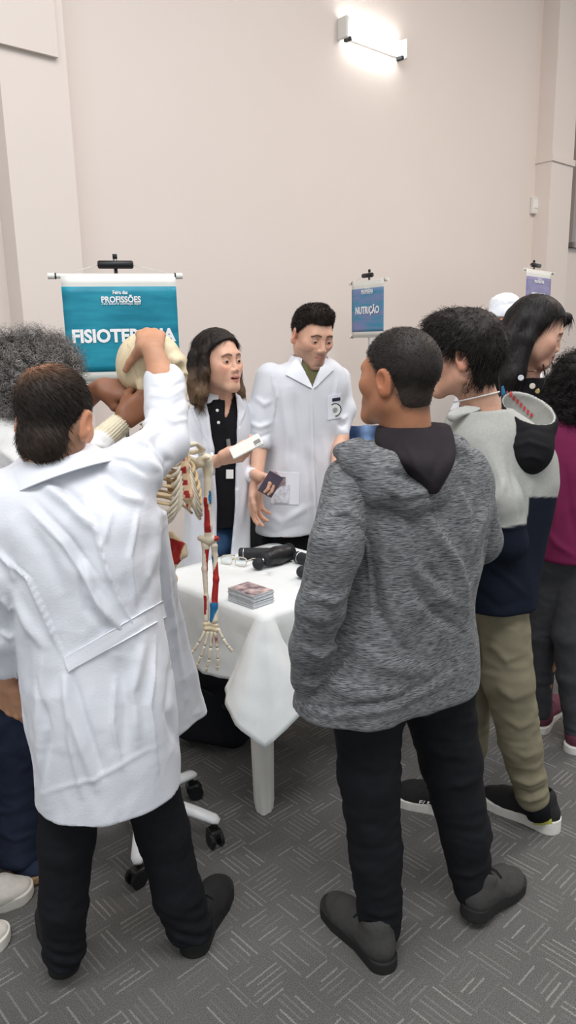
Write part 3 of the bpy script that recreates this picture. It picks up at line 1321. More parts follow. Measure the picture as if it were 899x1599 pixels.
def letters(txt, parent, c, right, up, h, m, depth=.0015, bv=None, name='lettering', width=None, bold=0.0, shear=0.0):
    """raised lettering; c is its centre, h its capital height"""
    right = unit(right)
    n = unit(np.cross(right, up))
    up = np.cross(n, right)
    cu = bpy.data.curves.new('txt', 'FONT')
    cu.body = txt
    cu.align_x = 'CENTER'
    cu.align_y = 'CENTER'
    cu.size = 1.0
    cu.offset = bold
    cu.shear = shear
    cu.resolution_u = 3
    t = bpy.data.objects.new('txt', cu)
    COL.objects.link(t)
    bpy.context.view_layer.update()
    dg = bpy.context.evaluated_depsgraph_get()
    me = bpy.data.meshes.new_from_object(t.evaluated_get(dg))
    bpy.data.objects.remove(t)
    V = np.array([v.co[:] for v in me.vertices])
    Fc = [list(p.vertices) for p in me.polygons]
    V[:, :2] -= (V[:, :2].max(0) + V[:, :2].min(0)) / 2
    hs = h / (.70 if width is None else .70)
    sx = hs if width is None else width / (V[:, 0].max() - V[:, 0].min())
    W_ = np.asarray(c, float) + V[:, :1] * sx * right + V[:, 1:2] * hs * up
    if bv is not None:
        Q = []
        for w_ in W_:
            hit = bv.find_nearest(Vector(w_))
            Q.append(np.array(hit[0]) + n * .001 if hit[0] is not None else w_)
        W_ = np.array(Q)
    nv = len(W_)
    edges = {}
    for f in Fc:
        for a, b in zip(f, f[1:] + f[:1]):
            edges[(a, b)] = edges.get((a, b), 0) + 1
    Fall = [list(f) for f in Fc] + [[i + nv for i in f[::-1]] for f in Fc]
    for (a, b) in edges:
        if (b, a) not in edges:
            Fall.append([b, a, a + nv, b + nv])
    bpy.data.meshes.remove(me)
    return obj(name, np.concatenate([W_ + n * depth, W_]), Fall, m, parent, False)
# ------------------------------------------------------------ man in a lab coat, seen from behind
def build_doctor():
    root = person(F(190, 1480), 'man in a long white lab coat seen from behind, reaching up to the skull')
    H = Head(P(85, 655, 1.60), 10, -17, 4, .96)
    # trousers
    T = Sdf()
    T.chain(pch([(120, 1150, 1.60, 58), (104, 1310, 1.57, 42), (99, 1410, 1.57, 36), (100, 1484, 1.585, 31)]), .02)
    T.chain(pch([(212, 1150, 1.66, 50), (255, 1300, 1.67, 40), (276, 1390, 1.67, 37), (297, 1446, 1.685, 35)]), .02)
    T.add(rc(P(125, 1060, 1.6), P(195, 1060, 1.64), .10, .10), .05)
    T.sub(halfspace(F(100, 1505, .05), (0, 0, -1)), .01)
    ankle_w = lambda V, N_: wrinkle(V, .004, 13, (1, 1, .4), 2) * np.clip((.9 - V[:, 2]), .25, 1) + .004 * np.sin(V[:, 2] * 150 + 4 * V[:, 0] * 20) * np.clip((.22 - V[:, 2]) / .12, 0, 1)
    sdf_obj('trousers', T, .007, M['black_cloth'], root, disp=ankle_w)
    shoe(root, F(104, 1527), F(80, 1422), 'shoe_black', 'sole_black', 'sole_black', h=.036, W=1.0)
    shoe(root, F(296, 1496), F(347, 1384), 'shoe_black', 'sole_black', 'sole_black', h=.036, W=1.02)
    # coat
    C = Sdf()
    C.add(prows([(706, 38, 146, 1.64, 1.66, .075), (728, 10, 172, 1.62, 1.66, .092), (752, -22, 204, 1.60, 1.65, .105), (790, -34, 236, 1.59, 1.64, .125),
                 (850, -14, 246, 1.58, 1.64, .135), (920, 6, 250, 1.57, 1.64, .13), (1000, 20, 260, 1.56, 1.65, .13),
                 (1090, 30, 276, 1.55, 1.66, .145), (1180, 40, 284, 1.54, 1.68, .15), (1330, 50, 290, 1.54, 1.70, .155)]), 0)
    C.chain(pch([(194, 744, 1.64, 48), (258, 692, 1.80, 35)]), .05)
    C.chain(pch([(258, 690, 1.80, 33), (259, 640, 1.90, 30), (257, 596, 1.97, 29.5)]), .016)
    C.chain(pch([(-12, 786, 1.58, 50), (-10, 900, 1.52, 37)]), .04)
    C.chain(pch([(-10, 900, 1.52, 36), (2, 985, 1.55, 30), (10, 1036, 1.58, 25)]), .016)
    # right front tail hanging open
    C.add(loft([(P(205, 800, 1.66), P(245, 800, 1.70), .05), (P(205, 880, 1.68), P(258, 880, 1.78), .05), (P(205, 960, 1.70), P(274, 960, 1.86), .042), (P(215, 1040, 1.72), P(292, 1040, 1.92), .036), (P(220, 1140, 1.74), P(315, 1140, 1.98), .032)]), .03)
    C.sub(halfspace((0, 0, .545), (0, 0, -1)), .004)
    # cuff openings
    cw = P(256, 589, 1.975)
    C.sub(rc(cw, cw + (P(247, 565, 1.99) - P(257, 596, 1.97)), .030, .04), .004)
    cl = P(11, 1046, 1.59)
    C.sub(rc(cl, cl + (0, 0, -.06), .027, .03), .004)
    lines = [
        ([(40, 790), (100, 850), (150, 930), (178, 1000)], 4, .006), ([(52, 780), (110, 840), (160, 910)], 4, -.005), ([(176, 790), (160, 850), (172, 900)], 5, .005), ([(215, 800), (200, 870), (212, 940)], 4, .006), ([(100, 1060), (108, 1150), (128, 1245)], 3.5, .007), ([(180, 1060), (176, 1130), (190, 1200)], 4, .006), ([(60, 1060), (78, 1140), (70, 1230)], 4, -.006), ([(20, 1000), (30, 1080), (34, 1180)], 3, .006),
        ([(165, 715), (200, 722), (228, 742)], 4, -.006), ([(195, 690), (232, 700), (256, 725)], 4, .006), ([(240, 655), (268, 662), (290, 655)], 3.5, .006), ([(238, 605), (262, 610), (286, 596)], 3, -.005),
        ([(128, 770), (153, 839), (167, 889), (194, 950), (212, 984)], 5, .007, 1), ([(5, 868), (46, 903), (68, 953), (85, 996), (98, 1022)], 4, .007, 1),
        ([(60, 752), (105, 785), (148, 826)], 9, .011), ([(84, 745), (118, 780), (150, 815)], 6, -.006), ([(132, 870), (142, 925), (190, 985)], 8, .010), ([(115, 850), (138, 950), (178, 990)], 8, -.006),
        ([(160, 747), (190, 775), (225, 785)], 8, .008), ([(150, 725), (195, 770)], 6, -.006), ([(205, 705), (245, 735), (250, 780)], 7, .008),
        ([(238, 690), (262, 720), (252, 752)], 6, -.008), ([(180, 700), (225, 690), (262, 660)], 7, .009), ([(215, 665), (250, 660), (285, 640)], 6, .008), ([(232, 640), (262, 640), (288, 622)], 5, -.006), ([(236, 618), (262, 622), (286, 606)], 4, .005),
        ([(246, 780), (240, 860), (226, 930)], 7, .007), ([(228, 830), (236, 900), (215, 960)], 8, -.006), ([(30, 800), (70, 860), (100, 930)], 12, -.007), ([(20, 920), (50, 980), (70, 1010)], 7, .008),
        ([(98, 1045), (112, 1120), (150, 1230)], 7, .009), ([(112, 1050), (135, 1130), (162, 1212)], 6, -.007), ([(70, 1010), (62, 1130), (74, 1262)], 8, .008), ([(45, 1000), (44, 1120), (60, 1250)], 7, -.006),
        ([(185, 1020), (200, 1100), (190, 1180)], 10, -.007), ([(222, 1000), (205, 1080), (214, 1160)], 8, .008), ([(242, 1000), (232, 1100), (246, 1200)], 6, .009, 1), ([(268, 1020), (258, 1110), (284, 1180)], 5, -.006),
        
        ([(255, 820), (262, 930), (285, 1060)], 5, .006), ([(-5, 860), (15, 880), (24, 910)], 5, .007), ([(0, 930), (14, 950), (26, 946)], 5, .007), ([(0, 985), (14, 995), (24, 990)], 4, .005),
        ([(30, 745), (80, 728), (150, 722)], 7, .005), ([(60, 1240), (150, 1215), (250, 1160)], 4, .002)]
    disp = lambda V, N_: crease(V, N_, lines) * 1.35 + wrinkle(V, .0050, 8, (1, 1, 1.7), 3) + wrinkle(V, .0018, 19, (1, 1, 1.4), 5)
    coat = sdf_obj('lab_coat', C, .0048, M['coat'], root, disp=disp)
    bv = bvh_of(coat)
    patch('belt', bv, [(100, 1026), (252, 938), (258, 962), (106, 1048)], M['coat_thin'], coat, .004, nu=10, nv=24)
    collar(coat, P(82, 716, 1.63), rot_ypr(-4, -14, -19), (.084, .080), (.124, .104), .058, -165, 165)
    # body: one skin from the legs to the fingertips
    B = Sdf()
    B.add(H.prim(), 0)
    B.chain([(H.w(0, -.022, -.05), .058), (P(92, 745, 1.65), .062)], .03)
    B.add(loft([(P(0, 770, 1.6), P(185, 770, 1.66), .07), (P(30, 950, 1.6), P(215, 950, 1.66), .09), (P(60, 1130, 1.58), P(240, 1130, 1.66), .09)]), .03)
    B.chain(pch([(190, 745, 1.64, 32), (258, 688, 1.80, 27), (258, 636, 1.90, 24), (253, 590, 1.96, 22.5), (239, 549, 1.995, 16.5)]), .014)
    B.chain(pch([(-10, 790, 1.58, 32), (-9, 900, 1.52, 26), (4, 1000, 1.56, 21), (11, 1062, 1.60, 16)]), .014)
    B.chain(pch([(125, 1130, 1.6, 45), (104, 1310, 1.57, 30), (100, 1500, 1.585, 20)]), .02)
    B.chain(pch([(215, 1130, 1.66, 45), (248, 1300, 1.67, 30), (299, 1470, 1.70, 20)]), .02)
    reg = [H.region(), (P(225, 610, 2.0) - (.05, .16, .05), P(262, 540, 2.05) + (.05, .04, .02), .0035)]
    hand(B, P(236, 545, 2.0), (-.14, .86, .42), (.05, -.45, .9), (-1, 0, 0), .19, (24, 26, 26, 28), .12, regions=reg, tdir=(-.66, .30, -.68))
    hand(B, P(11, 1066, 1.60), (.02, .28, -.9), (-.3, -.9, -.2), (.6, .3, 0), .19, (18, 22, 28, 34), .06, regions=reg)
    reg.append((P(0, 1000, 1.5) - (.2, .2, .4), P(250, 720, 1.9) + (0, .0, -.02), .012))
    reg.append((np.array([-.9, 1.3, .05]), np.array([.1, 2.0, .8]), .014))
    sk = SKIN['tan']
    fade = np.array(sk) * .35 + np.array([.02, .015, .012]) * .65

    def colf(V):
        c = H.color(V, sk, stubble=(.05, .03, .022))
        q = H.l(V)
        m = np.clip((q[:, 2] + .105) / .03, 0, 1) * np.clip((.035 - q[:, 1]) / .03, 0, 1) * ((q * q).sum(1) < .02) * (np.abs(q[:, 0]) < .0765)
        return c * (1 - m[:, None] * .75) + fade * m[:, None] * .75
    sdf_obj('body', B, .012, M['skin'], root, regions=reg, colf=colf)
    # short brown hair, thin at the crown
    Hs = Sdf().add(hair_cap(H, .003, ([-.11, -.085, -.06, -.02, .01, .04, .08], [-.09, -.085, -.05, -.016, .008, .045, .062])), 0)
    Hs.add(ell(H.w(0, -.034, -.048), np.array([.060, .050, .058]) * .98, H.R), .02)
    whorl = np.array([-.018, -.052, .098])

    def hc(V):
        q = H.l(V)
        r = np.linalg.norm(q - whorl, axis=1)
        m = np.exp(-(r / .042) ** 2)[:, None] * .72
        f = np.clip((-.005 - q[:, 2]) / .06, 0, 1)[:, None] * .05
        base = np.array([.025, .020, .017])
        return base * (1 - m - f) + np.array(sk) * .8 * (m + f)

    def fl(Vr, Nr):
        q = H.l(Vr) - whorl
        t = np.cross(np.array([0, 0, 1.0]), q)
        t = q / np.linalg.norm(q, axis=1, keepdims=True) + .9 * t / np.maximum(np.linalg.norm(t, axis=1, keepdims=True), 1e-6)
        t = t @ H.R.T
        return 1.6 * (t - Nr * np.einsum('ij,ij->i', t, Nr)[:, None])
    hair_obj(root, Hs, .003, (.03, .02, .014), 9000, fl, .011, .0006, colf=hc, segs=3)


build_doctor()
# ------------------------------------------------------------ boy in a marl hoodie, seen from behind
def build_hoodie_boy():
    root = person(F(630, 1470), 'boy in a dark grey marl hoodie and black trousers, seen from behind at the table')
    H = Head(P(623, 590, 1.72), -48, 2, 0, .94)
    T = Sdf()
    T.chain(pch([(572, 1090, 1.68, 58), (576, 1210, 1.67, 47), (586, 1330, 1.67, 40), (594, 1440, 1.68, 33)]), .02)
    T.chain(pch([(682, 1080, 1.80, 58), (703, 1190, 1.80, 46), (726, 1300, 1.79, 38), (736, 1385, 1.785, 29)]), .02)
    T.add(rc(P(572, 1060, 1.68), P(680, 1050, 1.80), .095, .095), .05)
    T.sub(halfspace(P(594, 1462, 1.68), (0, 0, -1)), .01)
    L2 = [([(545, 1180), (580, 1200), (618, 1190)], 7, .005), ([(690, 1230), (720, 1225), (745, 1215)], 6, .006), ([(650, 1150), (690, 1180), (735, 1180)], 7, .005), ([(570, 1420), (595, 1430), (622, 1420)], 4, .005), ([(700, 1362), (735, 1368), (760, 1355)], 4, .006)]
    sdf_obj('trousers', T, .007, M['black_cloth'], root, disp=lambda V, N_: wrinkle(V, .004, 12, (1, 1, .45), 5) + crease(V, N_, L2))
    shoe(root, F(610, 1519), F(512, 1412), 'shoe_grey', 'sole_black', 'sole_black', h=.030)
    hl = F(728, 1452) + (0, 0, .035)
    shoe(root, hl, F(806, 1376), 'shoe_grey', 'sole_black', 'sole_black', h=.030)
    C = Sdf()
    C.add(prows([(688, 575, 706, 1.66, 1.78, .075), (712, 540, 736, 1.63, 1.83, .080), (745, 518, 754, 1.61, 1.86, .100), (800, 520, 752, 1.60, 1.87, .120),
                 (860, 524, 742, 1.60, 1.86, .13), (950, 508, 726, 1.59, 1.84, .13), (1030, 474, 730, 1.58, 1.85, .14), (1085, 456, 728, 1.58, 1.86, .15), (1120, 462, 722, 1.585, 1.85, .142), (1160, 466, 718, 1.59, 1.85, .14)]), 0)
    C.chain(pch([(546, 752, 1.62, 38), (526, 850, 1.53, 40), (502, 950, 1.53, 36)]), .016)
    C.chain(pch([(502, 950, 1.53, 36), (486, 1010, 1.56, 30), (480, 1058, 1.62, 26)]), .02)
    C.chain(pch([(731, 752, 1.87, 33), (748, 838, 1.92, 32)]), .014)
    C.chain(pch([(747, 848, 1.93, 34), (700, 880, 2.12, 27), (668, 880, 2.22, 23)]), .02)
    hz = P(540, 1146, 1.52)[2]
    C.sub(halfspace((0, 0, hz), (0, 0, -1)), .012)
    lines = [
        ([(520, 790), (545, 800), (575, 850), (585, 1000)], 5, .006, 1), ([(500, 820), (540, 800), (570, 820)], 6, .008), ([(480, 930), (520, 940), (545, 920)], 6, .008), ([(470, 965), (500, 985), (530, 970)], 6, -.007),
        ([(470, 1010), (500, 1025), (535, 1000)], 5, .009), ([(460, 1040), (500, 1060), (560, 1010)], 6, -.008), ([(465, 1060), (490, 1068), (515, 1055)], 5, .007), ([(700, 850), (720, 905), (728, 960)], 8, .008),
        ([(640, 880), (690, 930), (722, 950)], 9, .008), ([(630, 900), (680, 960), (720, 985)], 7, -.006), ([(595, 800), (600, 900), (620, 1000)], 10, .007), ([(570, 860), (585, 940), (640, 1040)], 9, -.006),
        ([(712, 760), (728, 800), (722, 860)], 6, .008), ([(760, 790), (742, 830), (735, 880)], 7, .008), ([(775, 800), (760, 850), (750, 885)], 6, -.006), ([(640, 800), (660, 880), (700, 930)], 10, -.007),
        ([(660, 790), (690, 850), (718, 890)], 9, .008), ([(500, 1060), (560, 1085), (640, 1080)], 10, .006), ([(540, 1000), (600, 1040), (680, 1050)], 12, .006), ([(458, 1092), (520, 1106), (620, 1090), (722, 1030)], 3, -.004), ([(458, 1104), (520, 1120), (620, 1104), (724, 1044)], 5, .004)]
    hd = sdf_obj('hoodie', C, .0055, M['marl'], root, disp=lambda V, N_: crease(V, N_, lines) * 1.35 + wrinkle(V, .0055, 9, (1, 1, 1.5), 9))
    # hood lying open on the back, dark lining inside
    Hd = Sdf()
    hp = [(530, 703, 1.61, 6), (556, 724, 1.59, 18), (592, 758, 1.585, 30), (634, 778, 1.60, 31), (668, 768, 1.65, 27), (700, 738, 1.72, 22), (716, 704, 1.78, 14), (706, 684, 1.80, 8)]
    Hd.chain(pch(hp), .03)
    Hd.chain(pch([(528, 706, 1.63, 6), (560, 706, 1.61, 17), (600, 730, 1.60, 30)]), .03)
    Hd.add(ell(P(640, 735, 1.68), (.095, .05, .06)), .03)
    Hd.sub(rc(P(640, 672, 1.72), P(664, 722, 1.655), .052, .036), .02)
    l3 = [([(600, 735), (640, 745), (660, 760)], 5, -.008), ([(585, 750), (625, 775), (668, 772)], 5, .005), ([(640, 782), (670, 776), (690, 755)], 4, -.005)]
    hood = sdf_obj('hood', Hd, .005, M['marl'], hd, disp=lambda V, N_: crease(V, N_, l3) + wrinkle(V, .004, 11, (1, 1, 1), 12))
    Ln = Sdf()
    Ln.add(prows([(664, 590, 698, 1.68, 1.76, .058), (690, 588, 706, 1.64, 1.71, .062), (712, 602, 706, 1.605, 1.665, .06), (738, 636, 697, 1.59, 1.625, .046), (758, 660, 686, 1.582, 1.60, .024), (770, 668, 680, 1.58, 1.59, .012)]), 0)
    l4 = [([(632, 690), (650, 730), (672, 758)], 5, .008), ([(690, 690), (680, 730), (672, 755)], 5, -.006), ([(600, 695), (630, 725), (650, 755)], 5, -.005)]
    sdf_obj('hood_lining', Ln, .005, M['lining'], hd, disp=lambda V, N_: crease(V, N_, l4) * .7 + wrinkle(V, .0015, 14, (1, 1, 1), 4))
    # body
    B = Sdf()
    B.add(H.prim(), 0)
    B.chain([(H.w(0, -.020, -.05), .054), (P(636, 690, 1.72), .058)], .03)
    B.add(loft([(P(545, 745, 1.64), P(742, 750, 1.85), .07), (P(545, 900, 1.62), P(720, 900, 1.82), .09), (P(530, 1080, 1.64), P(710, 1080, 1.82), .09)]), .03)
    B.chain(pch([(548, 752, 1.63, 28), (520, 890, 1.56, 27), (486, 1020, 1.58, 20), (484, 1060, 1.64, 15)]), .014)
    B.chain(pch([(738, 748, 1.87, 28), (750, 842, 1.93, 26), (690, 882, 2.15, 20), (664, 880, 2.24, 15)]), .014)
    B.chain(pch([(572, 1080, 1.68, 45), (586, 1330, 1.67, 28), (594, 1480, 1.68, 20)]), .02)
    B.chain(pch([(682, 1080, 1.80, 45), (726, 1300, 1.79, 27), (740, 1420, 1.785, 19)]), .02)
    reg = [H.region()]
    hand(B, P(664, 880, 2.25), (-.6, .7, .2), (.3, .3, .9), (-.4, -.3, .5), .17, (35, 40, 40, 42), .05, regions=reg)
    hand(B, P(486, 1062, 1.65), (.55, .5, -.6), (-.5, .4, -.4), (.2, .6, .3), .17, (25, 30, 30, 30), .05, regions=reg)
    reg.append((P(480, 1080, 1.5) - (.05, .05, .1), P(760, 655, 1.95) + (.05, .4, 0), .012))
    reg.append((np.array([-.05, 1.45, .05]), np.array([.65, 2.1, .75]), .014))
    sk = SKIN['brown']
    fade = np.array(sk) * .3 + np.array([.018, .014, .012]) * .7

    def colf(V):
        c = H.color(V, sk, lip=srgb(120, 70, 60), brow=(.02, .014, .01))
        q = H.l(V)
        zl = np.interp(q[:, 1], [-.1, -.05, -.01, .02, .04, .07], [-.085, -.07, -.005, .006, .04, .06])
        m = np.clip((q[:, 2] - zl + .012) / .022, 0, 1) * ((q * q).sum(1) < .02) * (np.abs(q[:, 0]) < .0765) * (q[:, 1] < .085)
        return c * (1 - m[:, None] * .9) + fade * m[:, None] * .9
    sdf_obj('body', B, .012, M['skin'], root, regions=reg, colf=colf)
    H.eyes(root)
    Hs = Sdf().add(hair_cap(H, .0035, ([-.11, -.085, -.06, -.03, -.012, .005, .03, .05, .08], [-.095, -.09, -.075, -.05, .006, .012, .03, .052, .058])), 0)
    Hs.add(ell(H.w(0, -.036, -.040), np.array([.058, .048, .050]) * .94, H.R), .02)

    def hc(V):
        q = H.l(V)
        f = np.clip((.0 - q[:, 2]) / .09, 0, 1)[:, None]
        return np.array([.020, .016, .014]) * (1 - f) + np.array([.05, .036, .028]) * f
    hair_obj(root, Hs, .003, None, 9000, lambda V, N_: np.tile(H.R @ np.array([0, .5, -.1]), (len(V), 1)), .0065, .0006, colf=hc, segs=2)


build_hoodie_boy()
# ------------------------------------------------------------ the other people


def pcut(rows, ymax, ymin=-9):
    """opening seen from the front: rows (py, pxL, pxR), nearer than ymax"""
    rows = sorted(rows)
    ys, xl, xr = [np.array([r[i] for r in rows], float) for i in range(3)]

    ymax += YOFF

    def fn(p):
        x, y = proj(p)
        s = ((p - CAM) @ CF) / FPX
        d = np.maximum((np.interp(y, ys, xl) - x), (x - np.interp(y, ys, xr)))
        d = np.maximum(d, np.maximum(ys[0] - y, y - ys[-1])) * s
        return np.maximum(d, np.maximum(p[:, 1] - ymax, ymin - p[:, 1]))
    return fn, np.full(3, -50.0), np.full(3, 50.0)


def legs(T, hipL, kneeL, ankL, hipR, kneeR, ankR, r=(.085, .062, .05)):
    for a, b, c in ((hipL, kneeL, ankL), (hipR, kneeR, ankR)):
        T.chain([(a, r[0]), (b, r[1]), (c, r[2])], .02)
    T.add(rc(hipL, hipR, r[0] + .005, r[0] + .005), .04)


def button(parent, bv, px, py, m, r=.006, name='button'):
    d = ray(px, py)
    h = bv.ray_cast(Vector(CAM), Vector(unit(d)))
    if h[0] is None:
        return
    n = np.array(h[1]) if np.array(h[1]) @ d < 0 else -np.array(h[1])
    c = np.array(h[0])
    MB().tube([c - n * .001, c + n * .002, c + n * .0032], [r, r, r * .8], 14).build(name, m, parent, True)


def long_flow(H, V, N_):
    q = H.l(V)
    side = np.sign(q[:, :1] + 1e-6) * np.clip((q[:, 2:3] - .02) / .06, 0, 1)
    d = side * H.R[:, 0][None] * 1.2 + np.array([0, 0, -1.6])[None] - H.R[:, 1][None] * .5 * np.abs(side)
    d = d - N_ * np.einsum('ij,ij->i', d, N_)[:, None]
    return d - N_ * .75


def disc_mark(parent, bv, px, py, r, mats, name):
    d = ray(px, py)
    h = bv.ray_cast(Vector(CAM), Vector(unit(d)))
    if h[0] is None:
        return
    n = np.array(h[1]) if np.array(h[1]) @ d < 0 else -np.array(h[1])
    c = np.array(h[0]) + n * .002
    p = parent
    for i, (k, m) in enumerate(mats):
        o = MB().tube([c + n * .0008 * i, c + n * (.0008 * i + .0012)], r * k, 24).build(name if i == 0 else name + '_field', M[m], p, False)
        if i == 0:
            p = o


def build_back_man():
    root = person((.13, 3.32, 0), 'young man in a white lab coat behind the table, looking down')
    H = Head(P(487, 523, 3.24), 152, -20, -3, 1.04, True)
    rt = rot_ypr(152)[:, 0]
    hip = P(465, 850, 3.28)
    T = Sdf()
    kL, kR = hip - rt * .09, hip + rt * .09
    legs(T, kL, kL * (1, 1, .55) + (.0, -.02, 0), kL * (1, 1, 0) + (0, 0, .10), kR, kR * (1, 1, .55) + (0, -.02, 0), kR * (1, 1, 0) + (0, 0, .10))
    sdf_obj('trousers', T, .01, M['black_cloth'], root)
    fw = rot_ypr(152)[:, 1]
    for k in (kL, kR):
        h_ = np.array([k[0], k[1], 0]) - fw * .07
        shoe(root, h_, h_ + fw * .29, 'shoe_black', 'sole_black', 'sole_black')
    C = Sdf()
    C.add(prows([(560, 456, 514, 3.23, 3.30, .062), (572, 430, 530, 3.20, 3.33, .085), (592, 412, 540, 3.18, 3.36, .105), (640, 409, 534, 3.17, 3.37, .115), (700, 411, 527, 3.17, 3.36, .118),
                 (770, 405, 522, 3.16, 3.36, .125), (830, 397, 512, 3.16, 3.36, .13), (900, 394, 505, 3.16, 3.36, .13)]), 0)
    C.chain(pch([(422, 590, 3.20, 24), (406, 648, 3.17, 21), (405, 690, 3.12, 19)]), .035)
    C.chain(pch([(528, 592, 3.36, 20), (538, 640, 3.33, 15.5), (533, 676, 3.27, 13)]), .03)
    C.sub(halfspace(P(440, 846, 3.05), (0, 0, -1)), .006)
    C.sub(pcut([(535, 466, 508), (566, 469, 502), (585, 475, 495), (606, 484, 488)], 3.26), .004)
    C.sub(rc(P(405, 694, 3.12), P(402, 730, 3.08), .036, .04), .004)
    C.sub(rc(P(533, 680, 3.265), P(529, 710, 3.23), .026, .03), .004)
    ln = [([(487, 606), (489, 700), (492, 780), (492, 846)], 2.2, .006, 1), ([(425, 580), (432, 620), (426, 660)], 3, .006, 1), ([(526, 590), (522, 620), (524, 650)], 3, .005), ([(440, 610), (450, 680), (446, 740)], 6, .007), ([(460, 610), (468, 680), (476, 760)], 6, -.006),
          ([(415, 800), (440, 815), (480, 790)], 6, .008), ([(400, 820), (430, 835), (470, 820)], 5, -.006), ([(390, 660), (405, 668), (424, 660)], 4, .008), ([(390, 676), (405, 683), (424, 676)], 3, -.006), ([(398, 620), (412, 632), (424, 625)], 4, .006),
          ([(505, 680), (512, 740), (500, 800)], 6, .007), ([(470, 700), (480, 770), (486, 830)], 5, .005), ([(526, 650), (535, 655), (543, 648)], 3, .006), ([(526, 662), (534, 666), (542, 660)], 3, -.005)]
    coat = sdf_obj('lab_coat', C, .0065, M['coat'], root, disp=lambda V, N_: crease(V, N_, ln) * 1.5 + wrinkle(V, .005, 8, (1, 1, 1.8), 21))
    bv = bvh_of(coat)
    for q in ([(463, 560), (470, 574), (486, 607), (446, 586)], [(507, 560), (520, 577), (489, 607), (500, 576)]):
        patch('lapel', bv, q, M['coat_thin'], coat, .005, .003, 10, 8)
    collar(coat, P(484, 556, 3.27), rot_ypr(152, -8, 0), (.072, .066), (.092, .086), .046, -128, 128, tip=.02)
    pk = patch('pocket', bv, [(424, 736), (467, 739), (466, 788), (424, 786)], M['coat_thin'], coat, .003)
    patch('badge', bv, [(431, 757), (452, 757), (451, 785), (430, 784)], M['badge'], coat, .003, .006)
    patch('badge_clip', bv, [(438, 744), (446, 744), (446, 758), (438, 758)], M['chrome'], coat, .004, .006, 3, 3)
    patch('chest_pocket', bv, [(511, 618), (531, 615), (531, 652), (511, 656)], M['coat_thin'], coat, .002)
    disc_mark(coat, bv, 522.5, 640, .030, ((1, 'dark_print'), (.84, 'paper'), (.38, 'emblem')), 'emblem')
    patch('name_embroidery', bv, [(518, 622), (530, 620), (530, 625), (518, 627)], M['dark_print'], coat, .0012, .004, 3, 4)
    Sh = Sdf().add(prows([(560, 462, 512, 3.23, 3.30, .055), (600, 440, 520, 3.21, 3.33, .088), (700, 430, 515, 3.2, 3.34, .09)]), 0)
    sdf_obj('t_shirt', Sh, .007, M['olive'], root)
    B = Sdf()
    B.add(H.prim(), 0)
    B.chain([(H.w(0, -.02, -.05), .058), (P(484, 572, 3.28), .064)], .03)
    B.add(loft([(P(430, 600, 3.2), P(528, 600, 3.34), .07), (P(425, 830, 3.2), P(500, 830, 3.34), .09)]), .03)
    B.chain(pch([(422, 592, 3.20, 15), (406, 650, 3.17, 14), (405, 692, 3.12, 13.5), (400, 752, 3.03, 9.5)]), .014)
    B.chain(pch([(528, 594, 3.36, 15), (537, 640, 3.33, 13), (532, 684, 3.26, 12), (524, 740, 3.10, 9)]), .014)
    B.chain([(kL, .06), (kL * (1, 1, .5), .045), (kL * (1, 1, 0) + (0, 0, .08), .04)], .02)
    B.chain([(kR, .06), (kR * (1, 1, .5), .045), (kR * (1, 1, 0) + (0, 0, .08), .04)], .02)
    reg = [H.region(.0024), (P(400, 760, 3.05) - (.07, .08, .0), P(408, 688, 3.12) + (.06, .06, .02), .004), (P(524, 745, 3.05) - (.06, .1, .0), P(534, 676, 3.27) + (.06, .06, .02), .004)]
    hand(B, P(400, 755, 3.03), (-.05, -.12, -.98), (-.75, .6, 0), (.4, -.9, 0), .19, (16, 20, 24, 28), .08, regions=reg)
    hand(B, P(524, 742, 3.10), (0, -.5, -.85), (.8, .3, 0), (-.3, -.9, 0), .19, (16, 20, 24, 28), .08, regions=reg)
    reg.append((P(420, 850, 3.1) - (.1, .2, .1), P(530, 575, 3.4) + (.1, .1, 0), .013))
    reg.append((np.array([-.2, 3.1, .05]), np.array([.4, 3.6, .8]), .016))
    sk = SKIN['light']
    sdf_obj('body', B, .012, M['skin'], root, regions=reg, colf=lambda V: H.color(V, sk, lip=srgb(176, 110, 100), brow=(.025, .017, .012), stubble=(.07, .042, .03)))
    H.eyes(root, (0, .9, -.42))
    Hs = Sdf().add(hair_cap(H, .006, ([-.11, -.085, -.05, -.02, .005, .03, .05, .08], [-.075, -.07, -.046, -.010, .008, .036, .058, .066]), corner=.012), 0)
    Hs.add(rc(H.w(-.040, .040, .099), H.w(.040, .044, .096), .017, .016), .04)
    Hs.add(rc(H.w(-.03, .0, .110), H.w(.035, .01, .108), .018, .018), .03)
    hair_obj(root, Hs, .003, (.018, .013, .011), 8000, lambda V, N_: np.tile(H.R @ np.array([.2, .5, .0]), (len(V), 1)), .008, .0008, segs=3)


